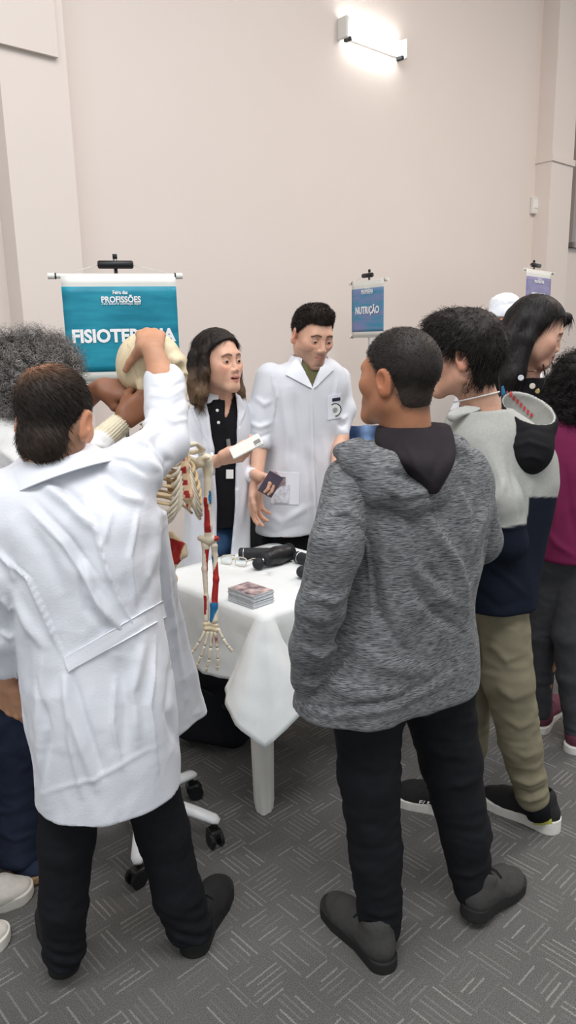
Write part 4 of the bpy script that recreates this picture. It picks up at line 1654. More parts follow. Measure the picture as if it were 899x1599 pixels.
def build_polo_woman():
    root = person((-.30, 3.02, 0), 'woman in a black polo shirt and open white coat, holding a phone')
    H = Head(P(340, 564, 2.95), 132, 0, 0, 1.02, False, mouth=.0025)
    rt, fw = rot_ypr(132)[:, 0], rot_ypr(132)[:, 1]
    hip = P(344, 840, 3.02)
    T = Sdf()
    kL, kR = hip - rt * .062, hip + rt * .062
    legs(T, kL, kL * (1, 1, .55), kL * (1, 1, 0) + (0, 0, .09), kR, kR * (1, 1, .55), kR * (1, 1, 0) + (0, 0, .09), (.066, .054, .048))
    sdf_obj('jeans', T, .01, M['jeans_light'], root)
    for k in (kL, kR):
        h_ = np.array([k[0], k[1], 0]) - fw * .07
        shoe(root, h_, h_ + fw * .26, 'shoe_white', 'sole_white', 'shoe_white')
    Po = Sdf().add(prows([(621, 320, 364, 2.95, 3.03, .05), (638, 302, 380, 2.93, 3.07, .075), (680, 300, 382, 2.92, 3.08, .10), (730, 302, 378, 2.92, 3.07, .098), (800, 302, 376, 2.93, 3.07, .10), (818, 302, 376, 2.93, 3.07, .10)]), 0)
    Po.sub(pcut([(600, 344, 366), (628, 346, 362), (652, 351, 354)], 3.06), .003)
    lp = [([(349, 640), (350, 680), (350, 720)], 2, .004, 1), ([(330, 700), (345, 740), (340, 800)], 5, .006), ([(362, 690), (352, 740), (356, 800)], 5, -.005)]
    polo = sdf_obj('polo_shirt', Po, .006, M['black_jersey'], root, disp=lambda V, N_: crease(V, N_, lp) + wrinkle(V, .003, 9, (1, 1, 1.6), 31))
    bp = bvh_of(polo)
    collar(polo, P(342, 619, 2.99), rot_ypr(132, -14, 0), (.052, .054), (.068, .072), .04, -158, 158, 'black_jersey', .004, tip=.03)
    button(polo, bp, 339, 641, M['white_plastic'], .0065)
    button(polo, bp, 341, 660, M['white_plastic'], .0065)
    C = Sdf()
    C.add(prows([(606, 314, 368, 2.96, 3.04, .055), (626, 297, 385, 2.94, 3.08, .082), (650, 289, 391, 2.92, 3.10, .104), (710, 289, 392, 2.91, 3.10, .112), (780, 286, 391, 2.91, 3.10, .118), (860, 280, 392, 2.91, 3.10, .128), (960, 274, 396, 2.91, 3.12, .14)]), 0)
    C.chain(pch([(300, 645, 2.94, 20), (290, 700, 2.88, 17)]), .03)
    C.chain(pch([(290, 700, 2.88, 17), (300, 738, 2.82, 16), (334, 722, 2.72, 13.5)]), .016)
    C.chain(pch([(381, 648, 3.09, 18), (386, 705, 3.09, 16)]), .03)
    C.chain(pch([(386, 705, 3.09, 16), (385, 742, 3.04, 14), (394, 742, 2.97, 12)]), .014)
    C.sub(pcut([(560, 316, 372), (612, 319, 367), (650, 328, 372), (700, 333, 372), (760, 336, 370), (810, 336, 366), (900, 337, 358), (980, 336, 354)], 3.03), .003)
    C.sub(halfspace((0, 0, .62), (0, 0, -1)), .006)
    C.sub(rc(P(340, 720, 2.70), P(360, 712, 2.64), .025, .03), .003)
    C.sub(rc(P(398, 742, 2.95), P(412, 742, 2.90), .024, .028), .003)
    ln = [([(322, 640), (330, 700), (333, 760), (334, 860)], 2.5, .008), ([(372, 640), (372, 700), (368, 780)], 2.5, .006), ([(305, 640), (312, 680), (320, 730)], 4, .007), ([(296, 760), (302, 820), (296, 870)], 5, .007), ([(316, 760), (318, 820), (312, 870)], 5, -.005), ([(310, 615), (302, 640), (312, 668), (326, 690)], 2.5, .007, 1),
          ([(372, 615), (382, 640), (376, 660)], 2.5, .006, 1), ([(378, 720), (382, 760), (376, 820)], 4, .006)]
    coat = sdf_obj('lab_coat', C, .006, M['coat'], root, disp=lambda V, N_: crease(V, N_, ln) * 1.4 + wrinkle(V, .004, 9, (1, 1, 1.8), 41))
    collar(coat, P(341, 608, 3.01), rot_ypr(132, -14, 0), (.068, .064), (.086, .084), .05, -140, 140, tip=.03)
    patch('badge', bp, [(352, 733), (363, 733), (363, 747), (352, 747)], M['paper'], polo, .002, .004, 3, 3)
    patch('badge_clip', bp, [(352, 686), (357, 685), (359, 700), (354, 701)], M['chrome'], polo, .006, .004, 3, 2)
    B = Sdf()
    B.add(H.prim(), 0)
    B.chain([(H.w(0, -.022, -.05), .050), (P(341, 628, 3.0), .056), (P(347, 646, 2.965), .040)], .03)
    B.add(loft([(P(312, 650, 2.95), P(376, 650, 3.05), .05), (P(312, 800, 2.95), P(372, 800, 3.05), .07)]), .03)
    B.chain(pch([(302, 650, 2.95, 12), (297, 735, 2.83, 11.5), (338, 720, 2.70, 9), (346, 716, 2.66, 8)]), .014)
    B.chain(pch([(381, 652, 3.08, 12), (385, 740, 3.03, 11), (398, 741, 2.95, 8.5)]), .014)
    for k in (kL, kR):
        B.chain([(k, .06), (k * (1, 1, .5), .045), (k * (1, 1, 0) + (0, 0, .08), .04)], .02)
    reg = [H.region(.0024)]
    rw = P(344, 716, 2.66)
    hand(B, rw, (.93, -.12, .16), (.05, -.75, -.65), (.1, -.4, .9), .172, (30, 34, 36, 38), .05, regions=reg, tdir=(.85, .1, .5))
    lw = P(399, 741, 2.95)
    hand(B, lw, (.75, -.6, -.1), (.35, .25, .9), (.2, -.9, .1), .168, (42, 42, 44, 46), .06, regions=reg, tdir=(.75, -.55, -.45))
    reg.append((P(300, 800, 2.9) - (.05, .1, .05), P(385, 625, 3.05) + (.05, .12, 0), .012))
    reg.append((np.array([-.7, 2.8, .05]), np.array([.1, 3.3, .8]), .016))
    sk = SKIN['light']
    sdf_obj('body', B, .012, M['skin'], root, regions=reg, colf=lambda V: H.color(V, sk, lip=srgb(184, 114, 106), brow=(.05, .033, .024)))
    H.eyes(root, (0, .99, -.12))
    Hs = Sdf().add(hair_cap(H, .012, ([-.12, -.08, -.03, .0, .02, .04, .06, .075, .09], [-.12, -.12, -.10, -.06, .01, .052, .073, .086, .10])), 0)
    # curtains of hair to the shoulders
    Hs.chain([(H.w(.074, .012, .04), .020), (H.w(.088, .012, -.04), .022), (H.w(.098, .005, -.115), .024), (H.w(.098, .0, -.155), .015)], .02)
    Hs.chain([(H.w(.075, -.045, .02), .03), (H.w(.088, -.05, -.07), .034), (H.w(.092, -.04, -.145), .022)], .02)
    Hs.chain([(H.w(.03, -.085, .02), .03), (H.w(.045, -.09, -.07), .034), (H.w(.045, -.085, -.14), .024)], .02)
    Hs.chain([(H.w(-.03, -.085, .02), .03), (H.w(-.045, -.085, -.07), .034), (H.w(-.05, -.07, -.15), .022)], .02)
    Hs.chain([(H.w(-.074, .012, .04), .018), (H.w(-.086, .015, -.04), .019), (H.w(-.092, .02, -.12), .022), (H.w(-.09, .025, -.175), .011)], .02)
    z0 = H.c[2]

    def hc(V):
        t = np.clip((z0 - .0 - V[:, 2] + .03 * noise3(V * 40)) / .11, 0, 1)[:, None]
        return np.array([.016, .011, .009]) * (1 - t) + np.array([.135, .085, .05]) * t
    hair_obj(root, Hs, .0032, None, 8000, lambda V, N_: long_flow(H, V, N_), .028, .0008, colf=hc, segs=4, jit=.1, disp=lambda V, N_: wrinkle(V, .003, 60, (1, 1, 6), 2))
    # things in her hands
    u = unit(np.array([.88, .1, .42]))
    wv = unit(np.cross(u, np.array([.1, -.5, .86])))
    nv = np.cross(wv, u)
    pc = P(384, 697, 2.62)
    R = np.stack([u, wv, nv], 1)
    ph = MB().box(pc, (.062, .032, .0045), R, .006).build('smartphone', M['white_plastic'])
    tag(ph, 'white smartphone held up by the woman in the polo shirt', 'phone')
    for o_, sz in ((.048, .014),):
        MB().box(pc + R @ np.array([.044, .014, .0055]), (.013, .013, .002), R, .003).build('camera_bump', M['chrome'], ph)
    MB().box(pc - R @ np.array([0, 0, .0045]), (.058, .029, .0006), R, .0004).build('screen', M['black_plastic'], ph)
    # leaflets fanned in her other hand
    lc = P(420, 760, 2.86)
    u2 = unit(np.array([.62, -.15, .72]))
    w2 = unit(np.cross(u2, (.3, -.9, .2)))
    for i in range(4):
        a = math.radians(-9 + 7 * i)
        ua = u2 * math.cos(a) + w2 * math.sin(a)
        wa = np.cross(unit(np.cross(u2, w2)), ua)
        Rk = np.stack([ua, wa, np.cross(ua, wa)], 1)
        nf = np.cross(u2, w2)
        nf = nf if nf @ (CAM - lc) > 0 else -nf
        c_ = lc + ua * .012 - nf * .0035 * i
        lf = MB().box(c_, (.050, .032, .0008), Rk).build('leaflet', M['leaflet_dark'] if i == 0 else M['leaflet'])
        tag(lf, ['dark leaflet at the front of the fan in the woman\'s hand', 'printed leaflet second in the fan in the woman\'s hand', 'printed leaflet third in the fan in the woman\'s hand', 'printed leaflet at the back of the fan in the woman\'s hand'][i], 'leaflet', 'leaflets in the woman\'s hand')


def build_curly_woman():
    root = person(F(0, 1340), 'person with curly grey hair and white top, both hands at the skull')
    H = Head(P(58, 612, 1.98), 62, -8, 0, 1.0, False)
    T = Sdf()
    T.chain(pch([(22, 1010, 1.99, 46), (24, 1150, 1.99, 38), (26, 1270, 1.99, 33), (30, 1330, 2.00, 34)]), .02)
    T.chain(pch([(-62, 1010, 1.90, 46), (-66, 1170, 1.88, 36), (-70, 1345, 1.88, 33)]), .02)
    T.add(rc(P(20, 980, 1.99), P(-60, 980, 1.92), .1, .1), .05)
    T.sub(halfspace((0, 0, .05), (0, 0, -1)), .01)
    lj = [([(-2, 1080), (4, 1200), (2, 1310)], 2.5, .004, 1), ([(0, 1300), (25, 1310), (55, 1300)], 4, .006), ([(0, 1250), (25, 1262), (52, 1250)], 5, .005)]
    sdf_obj('jeans', T, .007, M['jeans'], root, disp=lambda V, N_: wrinkle(V, .004, 12, (1, 1, .5), 6) + crease(V, N_, lj))
    shoe(root, F(-8, 1322), F(70, 1378), 'jeans', 'sole_tan', None, h=.024)
    shoe(root, F(-98, 1370), F(-30, 1420), 'jeans', 'sole_tan', None, h=.024)
    C = Sdf()
    C.add(prows([(672, 12, 92, 1.98, 2.04, .07), (700, -34, 118, 1.95, 2.07, .095), (740, -66, 128, 1.94, 2.08, .115), (860, -68, 108, 1.94, 2.07, .12), (1010, -82, 72, 1.93, 2.04, .125)]), 0)
    C.chain(pch([(20, 700, 1.95, 40), (70, 730, 1.88, 34)]), .03)
    C.chain(pch([(104, 700, 2.07, 34), (90, 690, 2.15, 28), (112, 640, 2.17, 20)]), .03)
    C.chain(pch([(70, 735, 1.90, 34), (120, 735, 1.96, 30), (158, 690, 2.00, 22)]), .02)
    C.chain([*pch([(-22, 700, 1.93, 30), (20, 678, 1.93, 26), (52, 712, 1.93, 22)])], .03)
    C.sub(halfspace((0, 0, .80), (0, 0, -1)), .01)
    ls = [([(0, 700), (20, 715), (40, 735)], 5, .006), ([(5, 740), (25, 760), (45, 765)], 5, .006), ([(146, 690), (165, 700), (175, 690)], 4, .006), ([(140, 712), (155, 716), (168, 706)], 3, .005)]
    top = sdf_obj('white_top', C, .007, M['white_fleece'], root, disp=lambda V, N_: wrinkle(V, .004, 9, (1, 1, 1.5), 8) + crease(V, N_, ls))
    Cu = Sdf().chain(pch([(160, 687, 2.005, 20), (186, 663, 2.035, 17.5)]), 0)
    Cu.sub(rc(P(184, 665, 2.033), P(196, 653, 2.05), .026, .03), .003)
    a, b = P(160, 687, 2.005), P(186, 663, 2.035)
    ax = unit(b - a)
    e1 = unit(np.cross(ax, UPZ))
    e2 = np.cross(ax, e1)
    sdf_obj('cuff', Cu, .003, M['cream_knit'], top, disp=lambda V, N_: .0022 * np.sin(26 * np.arctan2((V - a) @ e1, (V - a) @ e2)))
    B = Sdf()
    B.add(H.prim(), 0)
    B.chain([(H.w(0, -.02, -.05), .052), (P(52, 690, 2.0), .056)], .03)
    B.add(loft([(P(0, 720, 1.97), P(100, 720, 2.05), .06), (P(-20, 960, 1.97), P(70, 960, 2.03), .08)]), .03)
    B.chain(pch([(20, 700, 1.95, 26), (72, 735, 1.89, 23), (120, 732, 1.96, 21), (160, 688, 2.005, 16), (192, 656, 2.045, 13.5)]), .014)
    B.chain(pch([(100, 700, 2.07, 26), (92, 690, 2.15, 22), (122, 632, 2.165, 18), (156, 606, 2.13, 14)]), .014)
    B.chain(pch([(22, 1000, 1.99, 34), (26, 1340, 2.0, 20)]), .02)
    B.chain(pch([(-62, 1000, 1.90, 34), (-70, 1360, 1.88, 20)]), .02)
    reg = [H.region(.004), (P(120, 690, 2.0) - (.02, .06, .02), P(196, 600, 2.15) + (.02, .05, .03), .004)]
    hand(B, P(192, 655, 2.045), (.72, .22, .52), (.25, -.93, .1), (-.4, .1, .9), .185, (30, 34, 36, 38), .04, regions=reg)
    hand(B, P(156, 606, 2.13), (.95, -.12, -.10), (.1, -.75, .65), (-.1, -.2, -.9), .185, (18, 26, 30, 34), .06, regions=reg)
    reg.append((P(-10, 980, 1.9) - (.1, .1, .1), P(120, 690, 2.1) + (.1, .15, .0), .012))
    reg.append((np.array([-1.2, 1.7, .05]), np.array([-.55, 2.2, .8]), .016))
    sk = SKIN['deep']
    sdf_obj('body', B, .012, M['skin'], root, regions=reg, colf=lambda V: H.color(V, sk, lip=srgb(130, 80, 72), brow=(.1, .09, .08)))
    H.eyes(root)
    Hs = Sdf().add(hair_cap(H, .028, ([-.13, -.08, -.03, .0, .03, .06, .09], [-.10, -.10, -.06, .0, .035, .055, .065])), 0)
    base = lambda V: np.array([.05, .045, .042]) * (1 + .9 * np.clip(noise3(V * 38), -.6, 1))[:, None]
    hair_obj(root, Hs, .005, None, 4200, None, .034, .00075, curl=.0075, turns=2.6, segs=13, tips=(.36, .34, .32), colf=base, disp=lambda V, N_: .008 * noise3(V * 45), var=.4)


def build_khaki_boy():
    root = person(F(760, 1285), 'boy in a light grey and navy hooded jacket and khaki trousers')
    H = Head(P(724, 556, 2.18), -66, -4, 0, .98)
    T = Sdf()
    T.chain(pch([(786, 940, 2.17, 37), (793, 1060, 2.14, 38), (812, 1160, 2.14, 31), (830, 1240, 2.15, 25)]), .02)
    T.chain(pch([(744, 940, 2.26, 37), (738, 1060, 2.30, 36), (728, 1160, 2.30, 30), (712, 1250, 2.30, 25)]), .02)
    T.add(rc(P(782, 920, 2.17), P(748, 920, 2.26), .07, .07), .05)
    lk = [([(760, 1000), (790, 1030), (822, 1020)], 6, .007), ([(770, 1070), (800, 1090), (828, 1080)], 6, .006), ([(785, 1120), (810, 1135), (842, 1125)], 5, .006), ([(795, 1170), (820, 1182), (848, 1172)], 5, .006), ([(800, 1215), (826, 1224), (852, 1214)], 3.5, .009), ([(802, 1230), (828, 1240), (853, 1230)], 3, -.008), ([(804, 1242), (828, 1250), (852, 1243)], 3, .006), ([(726, 1000), (735, 1080), (742, 1160)], 5, .005)]
    sdf_obj('khaki_trousers', T, .006, M['khaki'], root, disp=lambda V, N_: wrinkle(V, .004, 12, (1, 1, .5), 7) + crease(V, N_, lk))
    sh = shoe(root, F(872, 1300), F(752, 1246), 'shoe_black', 'sole_white', 'shoe_black', h=.030, heelh=.016)
    bvs = bvh_of(sh)
    patch('heel_trim', bvs, [(833, 1270), (860, 1278), (862, 1290), (832, 1288)], M['yellow'], sh, .002, .003, 5, 6)
    s2 = shoe(root, F(716, 1274), F(612, 1244), 'shoe_black', 'sole_white', 'shoe_black', h=.030, heelh=.010)
    letters('FILA', s2, P(666, 1262, 2.22), unit(F(716, 1274) - F(612, 1244)), np.array([-.12, .35, .93]), .022, M['lime_text'], .003, bvh_of(s2))
    sock(root, P(830, 1228, 2.15), P(842, 1272, 2.15), .040)
    sock(root, P(712, 1236, 2.30), P(702, 1266, 2.30), .040)
    C = Sdf()
    C.add(prows([(640, 706, 792, 2.14, 2.24, .075), (668, 698, 826, 2.12, 2.28, .10), (705, 700, 850, 2.10, 2.32, .110), (750, 704, 856, 2.10, 2.32, .115), (800, 708, 848, 2.10, 2.32, .115), (860, 714, 836, 2.10, 2.30, .112), (920, 718, 830, 2.11, 2.25, .112), (990, 718, 832, 2.11, 2.22, .115)]), 0)
    C.chain(pch([(744, 692, 2.12, 35), (778, 778, 2.07, 35), (788, 846, 2.08, 33)]), .02)
    C.chain(pch([(788, 846, 2.08, 33), (740, 890, 2.15, 27), (712, 868, 2.28, 20)]), .02)
    C.chain(pch([(812, 700, 2.34, 34), (800, 800, 2.42, 32), (745, 850, 2.46, 24)]), .03)
    hz = P(780, 968, 2.04)[2]
    C.sub(halfspace((0, 0, hz), (0, 0, -1)), .012)
    lh = [([(760, 690), (785, 760), (780, 815)], 6, .008), ([(790, 700), (806, 770), (812, 815)], 5, -.007), ([(755, 800), (775, 780), (790, 745)], 6, .007), ([(830, 750), (826, 780), (815, 830)], 5, .007), ([(760, 880), (790, 900), (820, 930)], 6, .008), ([(740, 920), (780, 950), (822, 935)], 6, -.006), ([(775, 824), (798, 826), (820, 818)], 2.5, .005)]
    zs_l = P(800, 824, 2.05)[2]
    zt = P(840, 778, 2.2)[2]

    def colf(V):
        px, py = proj(V)
        sleeve = np.interp(px, [700, 770, 822, 826, 900], [830, 826, 818, 776, 776])
        t = np.clip((py - sleeve) * .5 + .5, 0, 1)[:, None]
        return np.array(srgb(166, 167, 162)) * (1 - t) + np.array(srgb(24, 29, 41)) * t
    jk = sdf_obj('hooded_jacket', C, .0055, M['jersey_attr'], root, disp=lambda V, N_: crease(V, N_, lh) * .75 + wrinkle(V, .004, 8, (1, 1, 1.6), 51), colf=colf)
    # hood: black outside, pale grey inside, hanging down the back
    Hd = Sdf()
    Hd.chain(pch([(706, 650, 2.10, 8), (738, 628, 2.12, 12), (776, 628, 2.16, 12)]), .03)
    hc0, hR = P(816, 664, 2.21), rot_ypr(-20, 0, 12)
    Hd.add(ell(hc0, (.096, .098, .135), hR), .02)
    Hd.add(ell(P(824, 702, 2.14), (.074, .07, .076), hR), .03)
    Hd.sub(ell(hc0, (.084, .086, .122), hR), .004)
    pa, pb_, pc_ = P(748, 643, 2.12), P(866, 654, 2.17), P(800, 600, 2.31)
    pn = unit(np.cross(pb_ - pa, pc_ - pa))
    Hd.sub(halfspace(pa, pn if pn[2] > 0 else -pn), .008)

    def hcol(V):
        px, py = proj(V)
        edge = np.interp(px, [690, 730, 760, 800, 830, 870], [700, 652, 640, 662, 664, 658])
        ins = ((((V - hc0) @ hR) / np.array([.0895, .0915, .128])) ** 2).sum(1) < 1.0
        t = (ins | ((py < edge - 4) & (px < 782))).astype(float)[:, None]
        return np.array(srgb(182, 183, 178)) * t + np.array(srgb(30, 30, 32)) * (1 - t)
    hood = sdf_obj('hood', Hd, .004, M['jersey_attr'], jk, disp=lambda V, N_: crease(V, N_, [([(795, 700), (825, 690), (858, 700)], 4, .006), ([(800, 680), (830, 668), (860, 678)], 4, -.005), ([(810, 715), (830, 712), (850, 720)], 4, .005)]) + wrinkle(V, .002, 14, (1, 1, 1), 3), colf=hcol)
    bvhd = bvh_of(hood)
    patch('hood_print', bvhd, [(768, 610), (786, 602), (790, 616), (772, 624)], M['print_blue'], hood, .0015, .003, 5, 5)
    patch('hood_print', bvhd, [(760, 614), (768, 610), (772, 622), (764, 624)], M['print_orange'], hood, .0015, .003, 4, 4)
    for i in range(8):
        x0, y0 = 790 + i * 5.6, 606 + i * 5.4
        patch('hood_print', bvhd, [(x0, y0), (x0 + 3.4, y0 + 3), (x0 + 1.2, y0 + 9), (x0 - 2, y0 + 6)], M['print_red'], hood, .0012, .003, 3, 3)
    B = Sdf()
    B.add(H.prim(), 0)
    B.chain([(H.w(0, -.02, -.05), .052), (P(752, 640, 2.2), .058)], .03)
    B.add(loft([(P(720, 690, 2.14), P(830, 690, 2.28), .07), (P(730, 900, 2.14), P(815, 900, 2.28), .08)]), .03)
    B.chain(pch([(744, 692, 2.13, 22), (780, 785, 2.09, 20), (788, 846, 2.10, 19), (742, 886, 2.17, 16), (708, 864, 2.30, 11)]), .014)
    B.chain(pch([(812, 700, 2.34, 24), (798, 806, 2.42, 20), (738, 848, 2.48, 12)]), .014)
    B.chain(pch([(788, 930, 2.16, 32), (812, 1160, 2.14, 22), (836, 1262, 2.15, 16)]), .02)
    B.chain(pch([(742, 930, 2.26, 32), (728, 1160, 2.30, 22), (706, 1258, 2.30, 16)]), .02)
    reg = [H.region(.003)]
    hand(B, P(706, 864, 2.30), (-.85, .4, .2), (.2, .3, .9), (-.3, -.6, .5), .175, (30, 34, 36, 38), .05, regions=reg)
    hand(B, P(738, 848, 2.48), (-.9, .1, .2), (.2, .3, .9), (-.3, .6, .5), .175, (30, 34, 36, 38), .05, regions=reg)
    reg.append((P(715, 970, 2.1) - (.1, .1, .1), P(850, 625, 2.3) + (.1, .2, .0), .011))
    reg.append((np.array([.4, 1.95, .05]), np.array([1.0, 2.6, .75]), .015))
    sk = SKIN['rosy']
    sdf_obj('body', B, .012, M['skin'], root, regions=reg, colf=lambda V: H.color(V, sk, lip=srgb(180, 110, 104), brow=(.02, .014, .01)))
    H.eyes(root)
    Hs = Sdf().add(hair_cap(H, .019, ([-.13, -.10, -.06, -.035, -.02, .01, .02, .05, .08], [-.085, -.085, -.07, -.02, .016, .022, .0, .035, .045])), 0)
    Hs.add(ell(H.w(0, -.036, -.050), (.056, .052, .052), H.R), .02)
    Hs.add(ell(H.w(0, .05, .09), (.06, .06, .045), H.R), .03)
    hair_obj(root, Hs, .0035, (.016, .012, .011), 6500, lambda V, N_: np.tile(H.R @ np.array([0, .35, -.45]), (len(V), 1)) - .15 * N_, .022, .0008, segs=4, disp=lambda V, N_: wrinkle(V, .005, 34, (1, 1, 1.6), 2), curl=.002)
    # thin cord round the neck
    cc = P(748, 618, 2.19)
    Rn = rot_ypr(-60, -24, 0)
    cord = MB().tube([cc + Rn @ np.array([.066 * math.sin(a), -.066 * math.cos(a) + .01, -.012 * math.cos(a)]) for a in np.linspace(-2.6, 2.6, 40)], .0022, 6)
    cord.build('neck_cord', M['paper'], root, True)


def build_long_hair_woman():
    root = person((1.05, 3.02, 0), 'woman with long straight black hair bending forward, face turned right')
    H = Head(P(836, 517, 2.92), 104, -23, 0, 1.04, False)
    rt, fw = rot_ypr(104)[:, 0], rot_ypr(104)[:, 1]
    hip = P(778, 800, 3.05)
    kL, kR = hip - rt * .085, hip + rt * .085
    T = Sdf()
    legs(T, kL, kL * (1, 1, .55), kL * (1, 1, 0) + (0, 0, .09), kR, kR * (1, 1, .55), kR * (1, 1, 0) + (0, 0, .09), (.09, .06, .05))
    sdf_obj('trousers', T, .01, M['black_cloth'], root)
    for k in (kL, kR):
        h_ = np.array([k[0], k[1], 0]) - fw * .07
        shoe(root, h_, h_ + fw * .25, 'shoe_black', 'sole_black', 'sole_black')
    C = Sdf()
    C.add(prows([(590, 800, 856, 2.93, 3.0, .06), (612, 776, 872, 2.9, 3.06, .09), (650, 750, 866, 2.9, 3.1, .11), (720, 735, 846, 2.92, 3.1, .115), (800, 730, 826, 2.95, 3.12, .12), (850, 730, 828, 2.95, 3.14, .13)]), 0)
    C.chain(pch([(800, 620, 2.88, 20), (812, 700, 2.78, 17), (856, 720, 2.80, 13)]), .03)
    C.chain(pch([(862, 622, 3.06, 20), (886, 690, 3.08, 16), (905, 720, 3.0, 12)]), .03)
    top = sdf_obj('black_top', C, .007, M['black_jersey'], root, disp=lambda V, N_: wrinkle(V, .004, 9, (1, 1, 1.6), 61))
    # lanyard and round badges
    la = MB()
    for pts in ([(848, 570, 2.86), (852, 590, 2.79), (846, 612, 2.77)], [(858, 560, 2.95), (866, 575, 2.88), (846, 612, 2.77)]):
        la.tube([P(*p) for p in pts], .004, 6)
    la.build('lanyard', M['black_plastic'], top, True)
    for (x, y, Y, r, m) in ((813, 590, 2.775, 4.6, 'badge'), (831, 603, 2.765, 4.6, 'bone_plain'), (839, 611, 2.76, 4.0, 'gold')):
        c = P(x, y, Y)
        n = unit(CAM - c)
        MB().tube([c, c + n * .004, c + n * .006], [r * mpp(c), r * mpp(c), r * mpp(c) * .85], 18).build('badge', M[m], top, False)
    B = Sdf()
    B.add(H.prim(), 0)
    B.chain([(H.w(0, -.022, -.05), .050), (P(822, 612, 2.98), .056)], .03)
    B.add(loft([(P(795, 650, 2.95), P(850, 650, 3.05), .06), (P(750, 800, 3.0), P(812, 800, 3.08), .08)]), .03)
    B.chain(pch([(800, 622, 2.89, 13), (812, 702, 2.79, 11), (862, 722, 2.80, 8)]), .014)
    B.chain(pch([(862, 624, 3.06, 13), (886, 692, 3.08, 10), (910, 722, 2.98, 8)]), .014)
    for k in (kL, kR):
        B.chain([(k, .06), (k * (1, 1, .5), .045), (k * (1, 1, 0) + (0, 0, .08), .04)], .02)
    reg = [H.region(.0024)]
    hand(B, P(862, 722, 2.80), (.9, .1, -.2), (.1, -.3, .9), (0, .9, .3), .17, (20, 24, 28, 30), .06, regions=reg)
    hand(B, P(910, 722, 2.98), (.9, -.2, -.2), (.1, -.3, .9), (0, -.9, .3), .17, (20, 24, 28, 30), .06, regions=reg)
    reg.append((P(740, 800, 2.95) - (.1, .2, .1), P(890, 605, 3.05) + (.1, .2, 0), .012))
    reg.append((hip * (1, 1, 0) - (.3, .3, -.05), hip * (1, 1, 0) + (.3, .3, .8), .016))
    sk = SKIN['light']
    sdf_obj('body', B, .012, M['skin'], root, regions=reg, colf=lambda V: H.color(V, sk, lip=srgb(170, 90, 92), brow=(.02, .014, .01)))
    H.eyes(root, (0, .85, -.5))
    Hs = Sdf().add(hair_cap(H, .013, ([-.12, -.08, -.03, .0, .02, .04, .06, .09], [-.12, -.12, -.10, -.06, .03, .062, .078, .092])), 0)
    Hs.add(rc(H.w(-.03, .085, .085), H.w(-.075, .07, .03), .02, .012), .02)
    Hs.chain([(H.w(.070, -.012, .04), .024), (H.w(.084, -.020, -.04), .026)] + pch([(808, 582, 2.84, 12), (800, 614, 2.84, 9)]), .02)
    Hs.chain([(H.w(.06, -.06, .02), .035), (H.w(.07, -.075, -.07), .04)] + pch([(796, 590, 2.85, 15), (786, 625, 2.86, 8)]), .025)
    Hs.chain([(H.w(.0, -.09, .02), .035), (H.w(.01, -.10, -.07), .04)] + pch([(784, 580, 2.93, 14), (778, 620, 2.96, 8)]), .025)
    Hs.chain([(H.w(-.074, .012, .04), .018), (H.w(-.088, .02, -.05), .016), (H.w(-.09, .03, -.12), .01)], .02)
    hair_obj(root, Hs, .0032, (.011, .009, .009), 8000, lambda V, N_: long_flow(H, V, N_), .03, .0009, segs=4, jit=.1, disp=lambda V, N_: wrinkle(V, .0015, 60, (1, 1, 7), 2))


